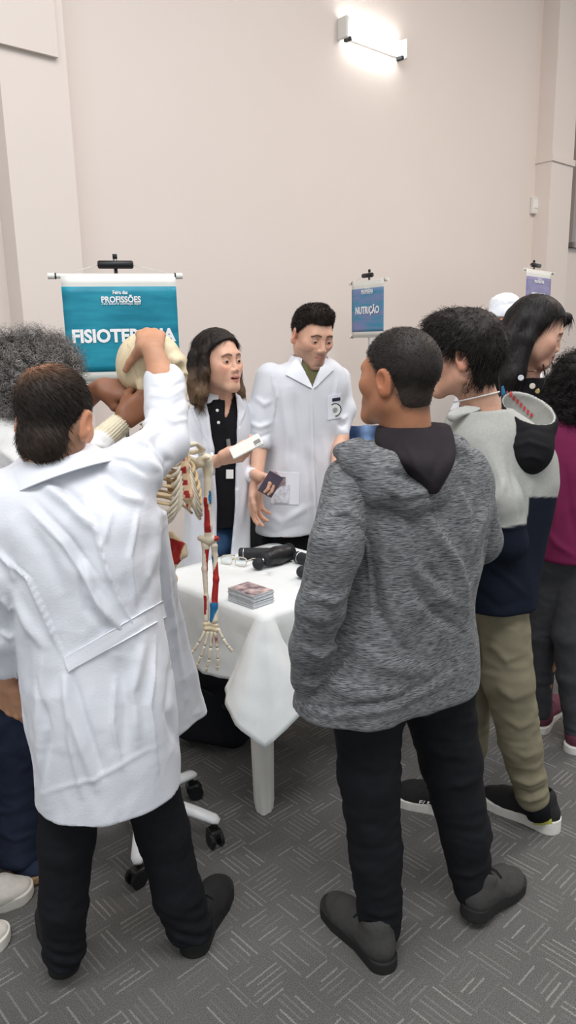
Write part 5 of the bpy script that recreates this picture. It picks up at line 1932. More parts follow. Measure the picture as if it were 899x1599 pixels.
def build_maroon_woman():
    root = person(F(872, 1152), 'woman with curly black hair in a maroon shirt and charcoal trousers, seen from behind')
    H = Head(P(904, 610, 2.70), 36, -6, 0, .96, False)
    T = Sdf()
    T.chain(pch([(868, 880, 2.72, 32), (846, 990, 2.76, 25), (842, 1050, 2.78, 20), (843, 1108, 2.79, 17)]), .02)
    T.chain(pch([(912, 880, 2.66, 36), (892, 990, 2.64, 28), (893, 1060, 2.64, 22), (899, 1140, 2.64, 17)]), .02)
    T.add(rc(P(868, 862, 2.72), P(920, 862, 2.68), .10, .10), .05)
    sdf_obj('trousers', T, .008, M['greytrouser'], root, disp=lambda V, N_: wrinkle(V, .004, 12, (1, 1, .5), 8))
    shoe(root, F(838, 1146), F(868, 1098), 'shoe_maroon', 'sole_white', 'shoe_maroon')
    shoe(root, F(892, 1178), F(924, 1126), 'shoe_maroon', 'sole_white', 'shoe_maroon')
    C = Sdf()
    C.add(prows([(636, 864, 940, 2.68, 2.74, .065), (660, 846, 966, 2.67, 2.74, .09), (700, 840, 990, 2.66, 2.74, .11), (780, 842, 985, 2.66, 2.74, .115), (850, 841, 985, 2.66, 2.74, .125), (950, 842, 985, 2.66, 2.74, .13)]), 0)
    C.chain(pch([(874, 672, 2.72, 27), (872, 750, 2.78, 24), (890, 800, 2.88, 20)]), .03)
    C.chain(pch([(972, 672, 2.72, 26), (990, 780, 2.68, 23), (985, 850, 2.75, 18)]), .03)
    C.sub(halfspace(P(870, 884, 2.57), (0, 0, -1)), .01)
    lm = [([(860, 720), (870, 790), (862, 860)], 5, .007), ([(850, 820), (870, 850), (899, 870)], 5, .007), ([(880, 720), (890, 800), (899, 850)], 6, -.006)]
    sdf_obj('maroon_shirt', C, .007, M['maroon'], root, disp=lambda V, N_: wrinkle(V, .004, 9, (1, 1, 1.6), 71) + crease(V, N_, lm))
    B = Sdf()
    B.add(H.prim(), 0)
    B.chain([(H.w(0, -.022, -.05), .050), (P(903, 652, 2.7), .056)], .03)
    B.add(loft([(P(870, 700, 2.68), P(965, 700, 2.72), .06), (P(870, 860, 2.68), P(960, 860, 2.72), .08)]), .03)
    B.chain(pch([(874, 674, 2.72, 18), (874, 752, 2.79, 15), (900, 812, 2.92, 10)]), .014)
    B.chain(pch([(972, 674, 2.72, 18), (988, 782, 2.69, 15), (975, 860, 2.80, 10)]), .014)
    B.chain(pch([(868, 870, 2.72, 22), (843, 1120, 2.79, 12)]), .02)
    B.chain(pch([(912, 870, 2.66, 22), (899, 1150, 2.64, 12)]), .02)
    reg = [H.region(.004)]
    hand(B, P(900, 812, 2.92), (.5, .8, .1), (-.6, .3, .7), (.2, -.3, .9), .17, (22, 26, 28, 30), .06, regions=reg)
    hand(B, P(975, 860, 2.80), (-.2, .8, -.3), (.6, .3, .7), (-.2, -.3, .9), .17, (22, 26, 28, 30), .06, regions=reg)
    reg.append((P(850, 880, 2.6) - (.1, .1, .1), P(985, 640, 2.8) + (.1, .2, 0), .014))
    reg.append((np.array([.85, 2.4, .05]), np.array([1.5, 3.1, .8]), .016))
    sk = SKIN['brown']
    sdf_obj('body', B, .012, M['skin'], root, regions=reg, colf=lambda V: H.color(V, sk, lip=srgb(150, 80, 80), brow=(.02, .014, .01)))
    H.eyes(root)
    Hs = Sdf().add(hair_cap(H, .021, ([-.14, -.08, -.03, .0, .03, .06, .09], [-.17, -.17, -.15, -.06, .035, .055, .065])), 0)
    Hs.add(ell(H.w(0, -.05, -.06), (.10, .075, .085), H.R), .03)
    hair_obj(root, Hs, .005, (.012, .010, .010), 2600, None, .03, .0011, curl=.008, turns=2.2, segs=12, disp=lambda V, N_: .010 * noise3(V * 48), var=.3)


def build_capped_person():
    root = person((1.32, 4.32, 0), 'person in a white cap and white coat, mostly hidden behind the boy in grey')
    H = Head(P(786, 506, 4.1), -150, -10, 0, 1.05)
    c = np.array([P(770, 700, 4.12)[0], 4.14, 0])
    rt = rot_ypr(-150)[:, 0]
    T = Sdf()
    a, b = c + rt * .09 + (0, 0, .85), c - rt * .09 + (0, 0, .85)
    legs(T, a, a * (1, 1, .55), a * (1, 1, 0) + (0, 0, .09), b, b * (1, 1, .55), b * (1, 1, 0) + (0, 0, .09))
    sdf_obj('trousers', T, .012, M['black_cloth'], root)
    fw = rot_ypr(-150)[:, 1]
    for k in (a, b):
        h_ = np.array([k[0], k[1], 0]) - fw * .07
        shoe(root, h_, h_ + fw * .28, 'shoe_black', 'sole_black', 'sole_black')
    C = Sdf()
    C.add(prows([(560, 758, 812, 4.08, 4.14, .07), (585, 730, 835, 4.08, 4.16, .10), (640, 716, 842, 4.06, 4.18, .12), (760, 716, 836, 4.06, 4.18, .13), (860, 712, 836, 4.06, 4.18, .15)]), 0)
    C.chain(pch([(736, 590, 4.10, 16), (716, 650, 4.05, 14), (724, 700, 3.95, 12)]), .03)
    C.chain(pch([(830, 592, 4.16, 16), (846, 660, 4.14, 14), (830, 710, 4.02, 12)]), .03)
    sdf_obj('white_coat', C, .010, M['coat'], root, disp=lambda V, N_: wrinkle(V, .005, 8, (1, 1, 1.6), 81))
    A = Sdf().add(prows([(596, 724, 800, 3.96, 4.05, .055), (640, 719, 806, 3.93, 4.06, .09), (760, 719, 806, 3.92, 4.06, .11), (860, 716, 806, 3.90, 4.06, .13)]), 0)
    sdf_obj('dark_apron', A, .010, M['black_jersey'], root)
    B = Sdf()
    B.add(H.prim(), 0)
    B.chain([(H.w(0, -.02, -.05), .055), (P(786, 575, 4.12), .06)], .03)
    B.add(loft([(P(745, 620, 4.1), P(822, 620, 4.14), .07), (P(745, 800, 4.1), P(815, 800, 4.14), .09)]), .03)
    B.chain(pch([(736, 592, 4.10, 10), (718, 650, 4.05, 9), (728, 712, 3.92, 7)]), .014)
    B.chain(pch([(830, 594, 4.16, 10), (844, 660, 4.14, 9), (824, 720, 3.98, 7)]), .014)
    B.chain([(a, .06), (a * (1, 1, 0) + (0, 0, .08), .04)], .02)
    B.chain([(b, .06), (b * (1, 1, 0) + (0, 0, .08), .04)], .02)
    reg = [H.region(.004)]
    hand(B, P(728, 712, 3.92), (.3, -.5, -.7), (-.8, -.2, 0), (.2, -.8, .3), .18, regions=reg, vox=.003)
    hand(B, P(824, 720, 3.98), (-.3, -.5, -.7), (.8, -.2, 0), (-.2, -.8, .3), .18, regions=reg, vox=.003)
    reg.append((c - (.35, .35, -.05), c + (.35, .35, 1.42), .016))
    sdf_obj('body', B, .012, M['skin'], root, regions=reg, colf=lambda V: H.color(V, SKIN['tan'], lip=srgb(160, 90, 84), brow=(.03, .02, .01)))
    H.eyes(root)
    Cp = Sdf().add(hair_cap(H, .014, ([-.12, -.08, -.03, .0, .03, .06, .09], [-.02, -.02, .0, .01, .03, .042, .05])), 0)
    Cp.add(ell(H.w(0, -.02, .10), (.075, .085, .055), H.R), .03)
    sdf_obj('white_cap', Cp, .005, M['coat_thin'], root, disp=lambda V, N_: wrinkle(V, .004, 24, (1, 1, 1), 5))


def build_white_shoe_person():
    c = F(-150, 1455)
    root = person(c, 'person in cream canvas shoes at the left edge, only the shoe toes in view')
    for a, b in (((-92, 1440), (52, 1392)), ((-140, 1522), (16, 1462))):
        shoe(root, F(*a), F(*b), 'shoe_white', 'sole_cream', 'shoe_white', h=.030)
    A1, A2 = F(-74, 1436), F(-122, 1518)
    hp = (A1 + A2) / 2 + (-.03, 0, .86)
    T = Sdf()
    d = unit(A1 - A2)
    legs(T, hp + d * .08, A1 + (0, 0, .46), A1 + (-.01, 0, .10), hp - d * .08, A2 + (0, 0, .46), A2 + (-.01, 0, .10), (.085, .06, .045))
    sdf_obj('trousers', T, .012, M['greytrouser'], root)
    fw = unit(F(52, 1392) - F(-92, 1440))
    yaw = math.degrees(math.atan2(fw[0], fw[1]))
    H = Head(hp + (-.02, 0, .69), yaw, 0, 0, 1.0)
    C = Sdf()
    s = lambda z, w_, r: ((hp + d * w_ + (0, 0, z)), (hp - d * w_ + (0, 0, z)), r)
    C.add(loft([s(-.08, .15, .11), s(.15, .15, .105), s(.35, .17, .11), s(.48, .15, .09), s(.54, .08, .065)]), 0)
    for q in (1, -1):
        C.chain([(hp + d * .17 * q + (0, 0, .45), .055), (hp + d * .19 * q + (-.03, 0, .17), .045), (hp + d * .17 * q + (.02, 0, -.05), .036)], .03)
    sdf_obj('white_shirt', C, .012, M['coat'], root, disp=lambda V, N_: wrinkle(V, .005, 8, (1, 1, 1.6), 91))
    B = Sdf()
    B.add(H.prim(), 0)
    B.chain([(H.w(0, -.02, -.05), .055), (hp + (-.02, 0, .5), .06)], .03)
    B.add(loft([s(.0, .12, .08), s(.45, .13, .07)]), .03)
    reg = [H.region(.005)]
    for q in (1, -1):
        wv = hp + d * .17 * q + (.02, 0, -.07)
        B.chain([(hp + d * .17 * q + (0, 0, .45), .04), (hp + d * .19 * q + (-.03, 0, .17), .035), (wv, .025)], .014)
        hand(B, wv, (.05, 0, -1), d * q, fw, .18, regions=reg, vox=.004)
    for A_ in (A1, A2):
        B.chain([(hp + (A_ - hp) * .1, .06), (A_ + (0, 0, .08), .04)], .02)
    reg.append((hp - (.35, .35, .82), hp + (.35, .35, .54), .016))
    sdf_obj('body', B, .012, M['skin'], root, regions=reg, colf=lambda V: H.color(V, SKIN['tan'], lip=srgb(160, 90, 84), brow=(.03, .02, .01)))
    H.eyes(root)
    Hs = Sdf().add(hair_cap(H, .01, ([-.11, -.085, -.05, -.02, .01, .04, .08], [-.065, -.06, -.03, -.01, .012, .045, .06])), 0)
    hair_obj(root, Hs, .005, (.02, .015, .012), 0, disp=lambda V, N_: .003 * noise3(V * 60))


build_back_man()
YOFF = .07
build_polo_woman()
YOFF = 0.0
build_curly_woman()
build_khaki_boy()
build_long_hair_woman()
build_maroon_woman()
build_capped_person()
build_white_shoe_person()
# ------------------------------------------------------------ banners on stands
def banner_mat(name, c1, c2, sc=(1, 1, 5)):
    m, nt, b = _nt(name)
    N, L = nt.nodes, nt.links
    tc = N.new('ShaderNodeTexCoord')
    mp = N.new('ShaderNodeMapping')
    mp.inputs['Scale'].default_value = sc
    L.new(tc.outputs['Object'], mp.inputs[0])
    n = N.new('ShaderNodeTexNoise')
    n.inputs['Scale'].default_value = 5
    n.inputs['Detail'].default_value = 4
    L.new(mp.outputs[0], n.inputs['Vector'])
    r = N.new('ShaderNodeMapRange')
    r.inputs[1].default_value, r.inputs[2].default_value = .35, .68
    L.new(n.outputs['Fac'], r.inputs[0])
    mx = N.new('ShaderNodeMix')
    mx.data_type = 'RGBA'
    mx.inputs[6].default_value = (*c1, 1)
    mx.inputs[7].default_value = (*c2, 1)
    L.new(r.outputs[0], mx.inputs[0])
    L.new(mx.outputs[2], b.inputs['Base Color'])
    b.inputs['Roughness'].default_value = .45
    b.inputs['Specular IOR Level'].default_value = .35
    return m


def banner(label, tl, tr, YL, cloth, ybot, texts, m, handle, top_gap, bot_gap, hw=1.0):
    """tl, tr: ends of the top rod in the photo; cloth: fractions of the rod; ybot: pixel row of the bottom rod at its left end"""
    A = P(*tl, YL)
    r2 = ray(*tr)
    Bp = CAM + r2 * ((A[2] - CAMH) / r2[2])
    ex = unit(Bp - A)
    W_ = float(np.linalg.norm(Bp - A))
    en = unit(np.cross(ex, UPZ))          # toward the viewer
    if en @ (A - CAM) > 0:
        en = -en
    zb = P(tl[0] + (ybot - tl[1]) * .07, ybot, YL)[2]
    Hh = A[2] - zb
    mid = A + ex * W_ * handle
    root = empty('banner_stand', (mid[0] - en[0] * .03, mid[1] - en[1] * .03, 0), label, 'banner')
    px_ = mpp(A)
    R_ = .0055 * hw + .0045
    rod = MB().tube([A + ex * .01, Bp - ex * .01], R_, 16).tube([A + ex * .01 - UPZ * Hh, Bp - ex * .01 - UPZ * Hh], R_, 16).build('rod', M['white_plastic'], root, True)
    smooth_by_angle(rod, 40)
    for z in (0, Hh):
        for s, q in ((1, A), (-1, Bp)):
            c = MB().tube([q - UPZ * z - ex * s * .004, q - UPZ * z + ex * s * .024], R_ * 1.25, 16).build('end_cap', M['white_plastic'], rod, True)
            smooth_by_angle(c, 40)
            MB().tube([q - UPZ * z + ex * s * .024, q - UPZ * z + ex * s * .030], R_ * 1.28, 16).build('ring', M['black_soft'], rod, True)
    x0, x1 = W_ * cloth[0], W_ * cloth[1]
    nu, nv = 14, 12
    bulge = lambda u, v: .0014 * math.sin(v * 5 + 1) * math.sin(u * 3.1)

    def sheet(za, zb_, lift):
        G = [[A + ex * (x0 + (x1 - x0) * j / nv) - UPZ * (za + (zb_ - za) * i / nu) + en * (R_ + lift + bulge((za + (zb_ - za) * i / nu) / Hh, j / nv)) for j in range(nv + 1)] for i in range(nu + 1)]
        return G
    cl = MB().slab(sheet(0, Hh, 0), [[en] * (nv + 1)] * (nu + 1), .0015).build('banner_cloth', M['white_plastic'], root, True)
    pr = MB().slab(sheet(top_gap * Hh, Hh * (1 - bot_gap), .002), [[en] * (nv + 1)] * (nu + 1), .0008).build('printed_panel', m, cl, True)
    for t in texts:
        txt, fx, fz, h, wd = t[:5]
        c = A + ex * (x0 + (x1 - x0) * fx) - UPZ * Hh * fz + en * (R_ + .0058)
        letters(txt, pr if False else cl, c, ex, UPZ, h, M['lime_text'], .0008, None, 'lettering', wd * (x1 - x0), t[5] if len(t) > 5 else 0, t[6] if len(t) > 6 else 0)
    # stand: pole, foam grip and tripod feet
    pb = mid - en * .03
    top = pb + UPZ * (A[2] + .075 - pb[2])
    base = np.array([pb[0], pb[1], 0])
    pole = MB().tube([base + UPZ * .16, base + UPZ * 1.0], .012, 14).tube([base + UPZ * .98, top], .009, 14).build('pole', M['chrome'], root, True)
    MB().tube([top - UPZ * .002, top + UPZ * .016], .010, 12).build('pole_tip', M['black_soft'], pole, True)
    hc = pb + UPZ * (A[2] + .047 - pb[2]) + en * .018
    hl = W_ * .135
    grip = MB().tube([hc - ex * hl, hc - ex * (hl - .006), hc + ex * (hl - .006), hc + ex * hl], [.012, .017, .017, .012], 16).build('grip', M['black_plastic'], root, True)
    smooth_by_angle(grip, 40)
    for s, q in ((-1, x0 + .03), (1, x1 - .03)):
        MB().tube([hc + ex * s * hl * .9, A + ex * q + UPZ * R_ + en * .0], .0015, 5).build('cord', M['white_plastic'], root, True)
    for k in range(3):
        a = math.radians(100 + 120 * k)
        d = np.array([math.cos(a), math.sin(a), 0])
        lg = MB().tube([base + UPZ * .30 + d * .012, base + d * .26 + UPZ * .012], .008, 10).build('leg', M['chrome'], root, True)
        MB().ball(base + d * .26 + UPZ * .012, .012, 10, 8).build('foot', M['black_plastic'], lg, True)
    return root


TEAL = banner_mat('teal_print', srgb(8, 118, 142), srgb(36, 146, 168))
TEAL_GLARE = banner_mat('teal_print_with_glare', srgb(58, 140, 172), srgb(128, 132, 178))  # teal print with the violet glare on it mixed into the colour
VIOL = banner_mat('violet_print', srgb(112, 116, 158), srgb(146, 138, 176))
banner('teal banner stand reading FISIOTERAPIA behind the curly grey head', (76, 431), (283, 431), 3.2, (.085, .952), 597,
       [('FISIOTERAPIA', .515, .565, .0515, .915, .04), ('PROFISSÕES', .505, .215, .024, .345, .03), ('Feira das', .50, .155, .0145, .13, .03), ('Seu futuro começa aqui', .505, .262, .0115, .345, .0, .3)], TEAL, .50, .10, .09)
banner('small blue banner stand reading NUTRIÇÃO against the wall', (547, 443), (605.5, 436), 6.0, (.075, .93), 526,
       [('NUTRIÇÃO', .50, .515, .052, .74, .03), ('PROFISSÕES', .5, .165, .022, .36, .03), ('Feira das', .5, .115, .013, .14, .02), ('Seu futuro começa aqui', .5, .215, .010, .36, 0, .3)], TEAL_GLARE, .44, .12, .09)
banner('violet banner stand reading TERAPIA behind the long haired woman', (817, 420), (863, 427), 6.4, (.06, .90), 503,
       [('TERAPIA', .50, .48, .048, .58, .03), ('OCUPACIONAL', .50, .64, .042, .86, .03), ('PROFISSÕES', .5, .20, .022, .38, .03), ('Feira das', .5, .15, .013, .15, .02)], VIOL, .44, .12, .09)

# ------------------------------------------------------------ the table and its cloth
TZ = .728
TN = F(412, 966, TZ)
TA = math.radians(134)
ta = np.array([math.cos(TA), math.sin(TA), 0])       # along the left edge, away from the viewer
tb = np.array([math.sin(TA), -math.cos(TA), 0])      # along the right edge
TS = .64
TC = TN + (ta + tb) * TS / 2
tbl = empty('plastic_table', (TC[0], TC[1], 0), 'square white plastic table under a white cloth', 'table')
TR = np.stack([ta, tb, UPZ], 1)
MB().box(TC - UPZ * .018, (TS / 2 - .008, TS / 2 - .008, .014), TR, .01).build('tabletop', M['white_plastic'], tbl)
ap = MB()
for d, e in ((ta, tb), (tb, ta)):
    for s in (-1, 1):
        ap.box(TC + d * s * (TS / 2 - .05) - UPZ * .062, (.008, TS / 2 - .06, .032), np.stack([d, e, UPZ], 1), .003)
ap.build('apron', M['white_plastic'], tbl)
for s in (-1, 1):
    for q in (-1, 1):
        cx = ta * s + tb * q
        foot = TC + cx * (TS / 2 - .028)
        foot[0] -= .022
        foot[2] = 0
        o1, o2 = unit(cx), unit(np.cross(UPZ, cx))
        V, n = [], 40
        for z, sc in ((0, .78), (.012, .80), (.03, .80), (.35, .92), (.66, 1.06)):
            for k in range(n):
                a = 2 * math.pi * k / n
                r = .039 * sc * (1 + .13 * math.cos(3 * a) + .07 * math.cos(6 * a)) * (.92 if z < .02 else 1)
                V.append(foot - cx * (.012 * z / .66) + o1 * r * math.cos(a) + o2 * r * 1.08 * math.sin(a) + UPZ * z)
        Fc = [[i * n + k, i * n + (k + 1) % n, (i + 1) * n + (k + 1) % n, (i + 1) * n + k] for i in range(4) for k in range(n)] + [list(range(n))[::-1], [4 * n + k for k in range(n)]]
        smooth_by_angle(obj('leg', np.array(V), Fc, M['white_plastic'], tbl), 45)


def tablecloth():
    hf, rc_, drop = TS / 2 + .004, .035, .265
    per = []      # (x, y, outx, outy, length, flare, along)
    for c in range(4):
        ca, cb = [(1, 1), (-1, 1), (-1, -1), (1, -1)][c]
        a0 = [0, 90, 180, 270][c]
        na = 26
        for i in range(na + 1):
            ph = 90 * i / na
            a = math.radians(a0 + ph)
            x = ca * (hf - rc_) + rc_ * math.cos(a)
            y = cb * (hf - rc_) + rc_ * math.sin(a)
            wide = math.radians(a0 + 45 + (ph - 45) * 2.25)
            L = drop / max(math.cos(math.radians(ph)), math.sin(math.radians(ph)))
            fl = .10 + .06 * math.exp(-((ph - 45) / 28) ** 2)
            per.append((x, y, math.cos(wide), math.sin(wide), L * .99, fl, 1.0))
        d1 = math.radians(a0 + 90)
        ox, oy = math.cos(d1), math.sin(d1)
        tx, ty = -oy, ox
        n2 = 34
        ln = 2 * (hf - rc_)
        sx, sy = ca * (hf - rc_) + rc_ * ox, cb * (hf - rc_) + rc_ * oy
        for i in range(1, n2):
            t = i / n2
            e = min(t, 1 - t) * ln
            tuck = math.exp(-(e / .055) ** 2)
            fl = .018 + .010 * math.sin(t * 9 + c * 2) * (1 - tuck) - .045 * tuck
            per.append((sx + tx * ln * t, sy + ty * ln * t, ox, oy, drop * (1 + .02 * math.sin(t * 11 + c)), fl, 0))
    n = len(per)
    rows = []
    m = 20
    w2 = lambda x, y, z: TC + ta * x + tb * y + UPZ * (z - TC[2])
    # top rings from the centre
    for k in range(0, 11):
        f = k / 10
        rows.append([w2(p[0] * f, p[1] * f, TZ + .006 + .0012 * math.sin(p[0] * f * 17 + 1) * math.sin(p[1] * f * 13)) for p in per])
    for j in range(1, m + 1):
        t = j / m
        r = []
        for i, p in enumerate(per):
            roll = .010 * (1 - math.exp(-t * 14))
            out = p[5] * t ** 1.15 + roll
            z = TZ + .006 - p[4] * t * (1 if p[6] else 1) - .006 * min(1, t * 12)
            z += .0
            wob = .004 * math.sin(i * .55 + 2) * t + .003 * math.sin(i * 1.3) * t
            r.append(w2(p[0] + p[2] * (out + wob), p[1] + p[3] * (out + wob), z))
        rows.append(r)
    V = np.array([q for r in rows for q in r])
    Fc = []
    for i in range(len(rows) - 1):
        for k in range(n):
            Fc.append([i * n + k, (i + 1) * n + k, (i + 1) * n + (k + 1) % n, i * n + (k + 1) % n])
    # crumple of the thin non-woven cloth
    hang = np.clip((TZ - V[:, 2]) / .1, 0, 1)
    V = V + np.stack([noise3(V * 26 + 3), noise3(V * 26 + 9), np.zeros(len(V))], 1) * (.0035 * hang)[:, None]
    o = obj('tablecloth', V, Fc, M['cloth'], None, True)
    mod = o.modifiers.new('thickness', 'SOLIDIFY')
    mod.thickness = .0012
    mod.offset = 1
    return tag(o, 'white non-woven cloth draped over the table, corner hanging in a point', 'tablecloth')


tablecloth()
TT = TZ + .0085

# stack of printed cards
sl, sb, sr, sf = F(356, 936, TT), None, F(428, 940, TT), F(395, 950.5, TT)
e1, e2 = sl - sf, sr - sf
e1[2] = e2[2] = 0
cs, l1, l2 = sf + (e1 + e2) / 2, np.linalg.norm(e1), np.linalg.norm(e2)
u1 = unit(e1)
u2_ = np.cross(u1, UPZ)
u2_ = u2_ if u2_ @ e2 > 0 else -u2_
CARD_FACE = banner_mat('card_picture_print', srgb(70, 58, 72), srgb(212, 188, 184), (5, 5, 5))
NCARD = 22
hc_ = .044 / NCARD
cb = 0
first = None
for i in range(NCARD):
    j = RNG.normal(size=3) * np.array([.0012, .0012, .012])
    if i in (9, 16):
        j[:2] += .003
    c, s_ = math.cos(j[2]), math.sin(j[2])
    a1 = u1 * c + u2_ * s_
    a2 = np.cross(UPZ, a1)
    if a2 @ u2_ < 0:
        a2 = -a2
    Rk = np.stack([a1, np.cross(UPZ, a1), UPZ], 1)
    ctr = cs + u1 * j[0] + u2_ * j[1] + UPZ * (hc_ * (i + .5))
    cd_ = MB().box(ctr, (l1 / 2, l2 / 2, hc_ * .492), Rk).build('printed_card', M['card_edge'])
    tag(cd_, 'printed card inside the stack on the white table', 'card', 'cards stacked on the white table')
    if i == NCARD - 1:
        cd_['label'] = 'topmost printed card of the stack, pink and dark picture side up'
        MB().box(ctr + UPZ * hc_ * .5, (l1 / 2 - .001, l2 / 2 - .001, .0003), Rk).build('printed_face', CARD_FACE, cd_)

# massage guns
def massage_gun(label, ball, br, neck, body0, body1, h0, h1, rb, rh):
    """pixels on the table: ball centre, motor body axis, handle axis"""
    zb = TT + br
    root = empty('massage_gun', F(*body0, TT), label, 'massage gun')
    bc = F(*ball, zb)
    k0, k1 = F(*body0, TT + rb), F(*body1, TT + rb)
    ax = unit(k1 - k0)
    S = Sdf().chain([(k0, rb * .86), (k0 + (k1 - k0) * .35, rb), (k1, rb * .93)], .01)
    S.add(rc(k0 + (k1 - k0) * .5, F(*h0, TT + rh), rb * .7, rh), .02)
    S.sub(halfspace(k1 + ax * rb * .55, ax), .008)
    body = sdf_obj('motor_body', S, .003, M['black_plastic'], root)
    gr = MB()
    for q in (-.2, .1, .4):
        cc = k1 + ax * rb * q * .6
        t = MB().tube([cc - ax * .0015, cc + ax * .0015], rb * 1.0, 28)
        gr.add(t.v, t.f)
    gr.build('vent_ring', M['black_soft'], body)
    a, b = F(*h0, TT + rh), F(*h1, TT + rh)
    d = unit(b - a)
    hd = MB().tube([a, a + (b - a) * .9, b - d * .004, b], [rh, rh, rh, rh * .8], 24).build('handle', M['black_soft'], root, True)
    smooth_by_angle(hd, 40)
    rg = b - d * .020
    MB().tube([rg - d * .0018, rg + d * .0018], rh * 1.04, 24).build('ring', M['chrome'], hd, True)
    nk = MB().tube([k0 - ax * rb * .7, bc + unit(k0 - bc) * br * .7], [.012, .009], 16).build('shaft', M['chrome'], root, True)
    col = MB().tube([k0 - ax * rb * .55, k0 - ax * rb * .95], [rb * .8, rb * .55], 20).build('collar', M['black_soft'], root, True)
    MB().ball(bc, br, 22, 16).build('ball_head', M['black_soft'], root, True)
    return root


massage_gun('black massage gun lying whole in view at the back of the table', (403, 880), .0235, None, (420, 871), (450, 862), (432, 864), (373, 864), .036, .023)
massage_gun('second black massage gun, half hidden behind the boy in the marl hoodie', (472, 893), .0235, None, (492, 893), (520, 888), (506, 882), (463, 869), .036, .023)

# folded spectacles
def spectacles():
    c = F(364, 881, TT + .004)
    ex = unit(F(389, 881, TT) - F(345, 875, TT))
    ey = np.cross(UPZ, ex)
    root = empty('spectacles', (c[0], c[1], TT), 'pair of clear framed spectacles lying beside the massage gun', 'glasses')
    g = M['clear_frame']
    tilt = unit(ey * .35 + UPZ * .94)
    for s in (-1, 1):
        cc = c + ex * s * .033 + tilt * .014
        pts = [cc + ex * .026 * math.copysign(abs(math.cos(a)) ** .7, math.cos(a)) + tilt * .017 * math.copysign(abs(math.sin(a)) ** .7, math.sin(a)) for a in np.linspace(0, 2 * math.pi, 33)]
        rim = MB().tube(pts, .0022, 8).build('rim', g, root, True)
        V = [cc] + pts[:-1]
        MB().add([v + np.cross(ex, tilt) * .0005 for v in V] + [v - np.cross(ex, tilt) * .0005 for v in V], [[0, 1 + i, 1 + (i + 1) % 32] for i in range(32)] + [[33, 34 + (i + 1) % 32, 34 + i] for i in range(32)]).build('lens', M['lens'], rim, False)
        h = c + ex * s * .061 + tilt * .020
        MB().tube([h, h + ey * .045 - UPZ * .002, h + ey * .075 - UPZ * .010, h + ey * .098 - UPZ * .018 - ex * s * .004], [.0024, .002, .002, .0028], 8).build('temple', g, root, True)
        MB().ball(h, .0034, 8, 6).build('hinge', M['gold'], root, True)
    MB().tube([c - ex * .008 + tilt * .018, c + tilt * .022, c + ex * .008 + tilt * .018], .0024, 8).build('bridge', M['gold'], root, True)


spectacles()

# ------------------------------------------------------------ bags and chairs
def soft_bag(name, label, cat, c, half, yaw, m, straps=True):
    R = rot_ypr(yaw)
    c = np.asarray(c, float)
    root = empty(name, (c[0], c[1], c[2]), label, cat)
    S = Sdf().add(rbox(c + UPZ * half[2], half, R, min(half) * .6), 0)
    S.add(rbox(c + R @ np.array([0, -half[1] * .95, half[2] * .75]), (half[0] * .75, half[1] * .45, half[2] * .55), R, min(half) * .35), .03)
    bag = sdf_obj('bag_body', S, .008, m, root, disp=lambda V, N_: wrinkle(V, .006, 9, (1, 1, 1.4), 101) * np.clip((V[:, 2] - c[2]) / .05, 0, 1))
    a = [c + R @ np.array([half[0] * .22 * s, 0, half[2] * 2 - .005]) for s in (-1, 1)]
    MB().tube([a[0], a[0] + UPZ * .04, (a[0] + a[1]) / 2 + UPZ * .055, a[1] + UPZ * .04, a[1]], .007, 8).build('handle', m, root, True)
    z = [c + R @ np.array([half[0] * .7 * math.cos(t), -half[1] * 1.38, half[2] * (.85 + .42 * math.sin(t))]) for t in np.linspace(.2, 2.94, 18)]
    MB().tube(z, .003, 6).build('zip', M['black_plastic'], bag, True)
    if straps:
        for s in (-1, 1):
            p = [c + R @ np.array([half[0] * .45 * s, half[1] * y, half[2] * zz]) for y, zz in ((.95, 1.85), (1.35, 1.5), (1.45, 1.0), (1.2, .45), (.95, .2))]
            MB().tube(p, .012, 8, flat=.4).build('strap', m, root, True)
    return root


fb = F(322, 1178)
soft_bag('backpack', 'black backpack on the carpet under the white table', 'bag', (fb[0] + .035, fb[1] + .13, 0), (.16, .11, .23), 20, M['black_cloth'])


def chair(label, loc, yaw, seat_z=.45, back_z=.86, w=.42):
    loc = np.asarray(loc, float)
    R = rot_ypr(yaw)
    root = empty('padded_chair', loc, label, 'chair')
    q = lambda x, y, z: loc + R @ np.array([x, y, z])
    S = Sdf().add(rbox(q(0, 0, seat_z - .03), (w / 2, .21, .035), R, .028), 0)
    sdf_obj('seat', S, .008, M['black_jersey'], root)
    S = Sdf().add(rbox(q(0, -.21, back_z - .17), (w / 2 - .01, .028, .17), R @ rot_ypr(0, -8), .024), 0)
    sdf_obj('backrest', S, .008, M['black_jersey'], root)
    for s in (-1, 1):
        MB().tube([q(s * (w / 2 - .03), -.19, seat_z - .05), q(s * (w / 2 - .03), -.225, seat_z + .1), q(s * (w / 2 - .03), -.245, back_z - .12)], .011, 10).build('back_post', M['black_plastic'], root, True)
        for y in (-.18, .18):
            lg = MB().tube([q(s * (w / 2 - .03), y, seat_z - .05), q(s * (w / 2 - .01), y * 1.12, .012)], .011, 10).build('leg', M['black_plastic'], root, True)
            MB().tube([q(s * (w / 2 - .01), y * 1.12, .014), q(s * (w / 2 - .01), y * 1.12, 0)], .014, 10).build('foot_cap', M['black_soft'], lg, True)
    return q


cp = P(386, 800, 3.75)
cq = chair('black padded chair behind the table, between the two people in white coats', (cp[0] - .02, 3.72, 0), 175)
soft_bag('handbag', 'black zipped bag on the seat of the chair behind the table', 'bag', cq(0, .02, .452), (.15, .085, .20), 180, M['black_soft'], False)
jp = P(572, 672, 5.5)
jq = chair('black padded chair by the wall with a denim jacket over its back', (jp[0], 5.5, 0), 0, .45, .97, .46)


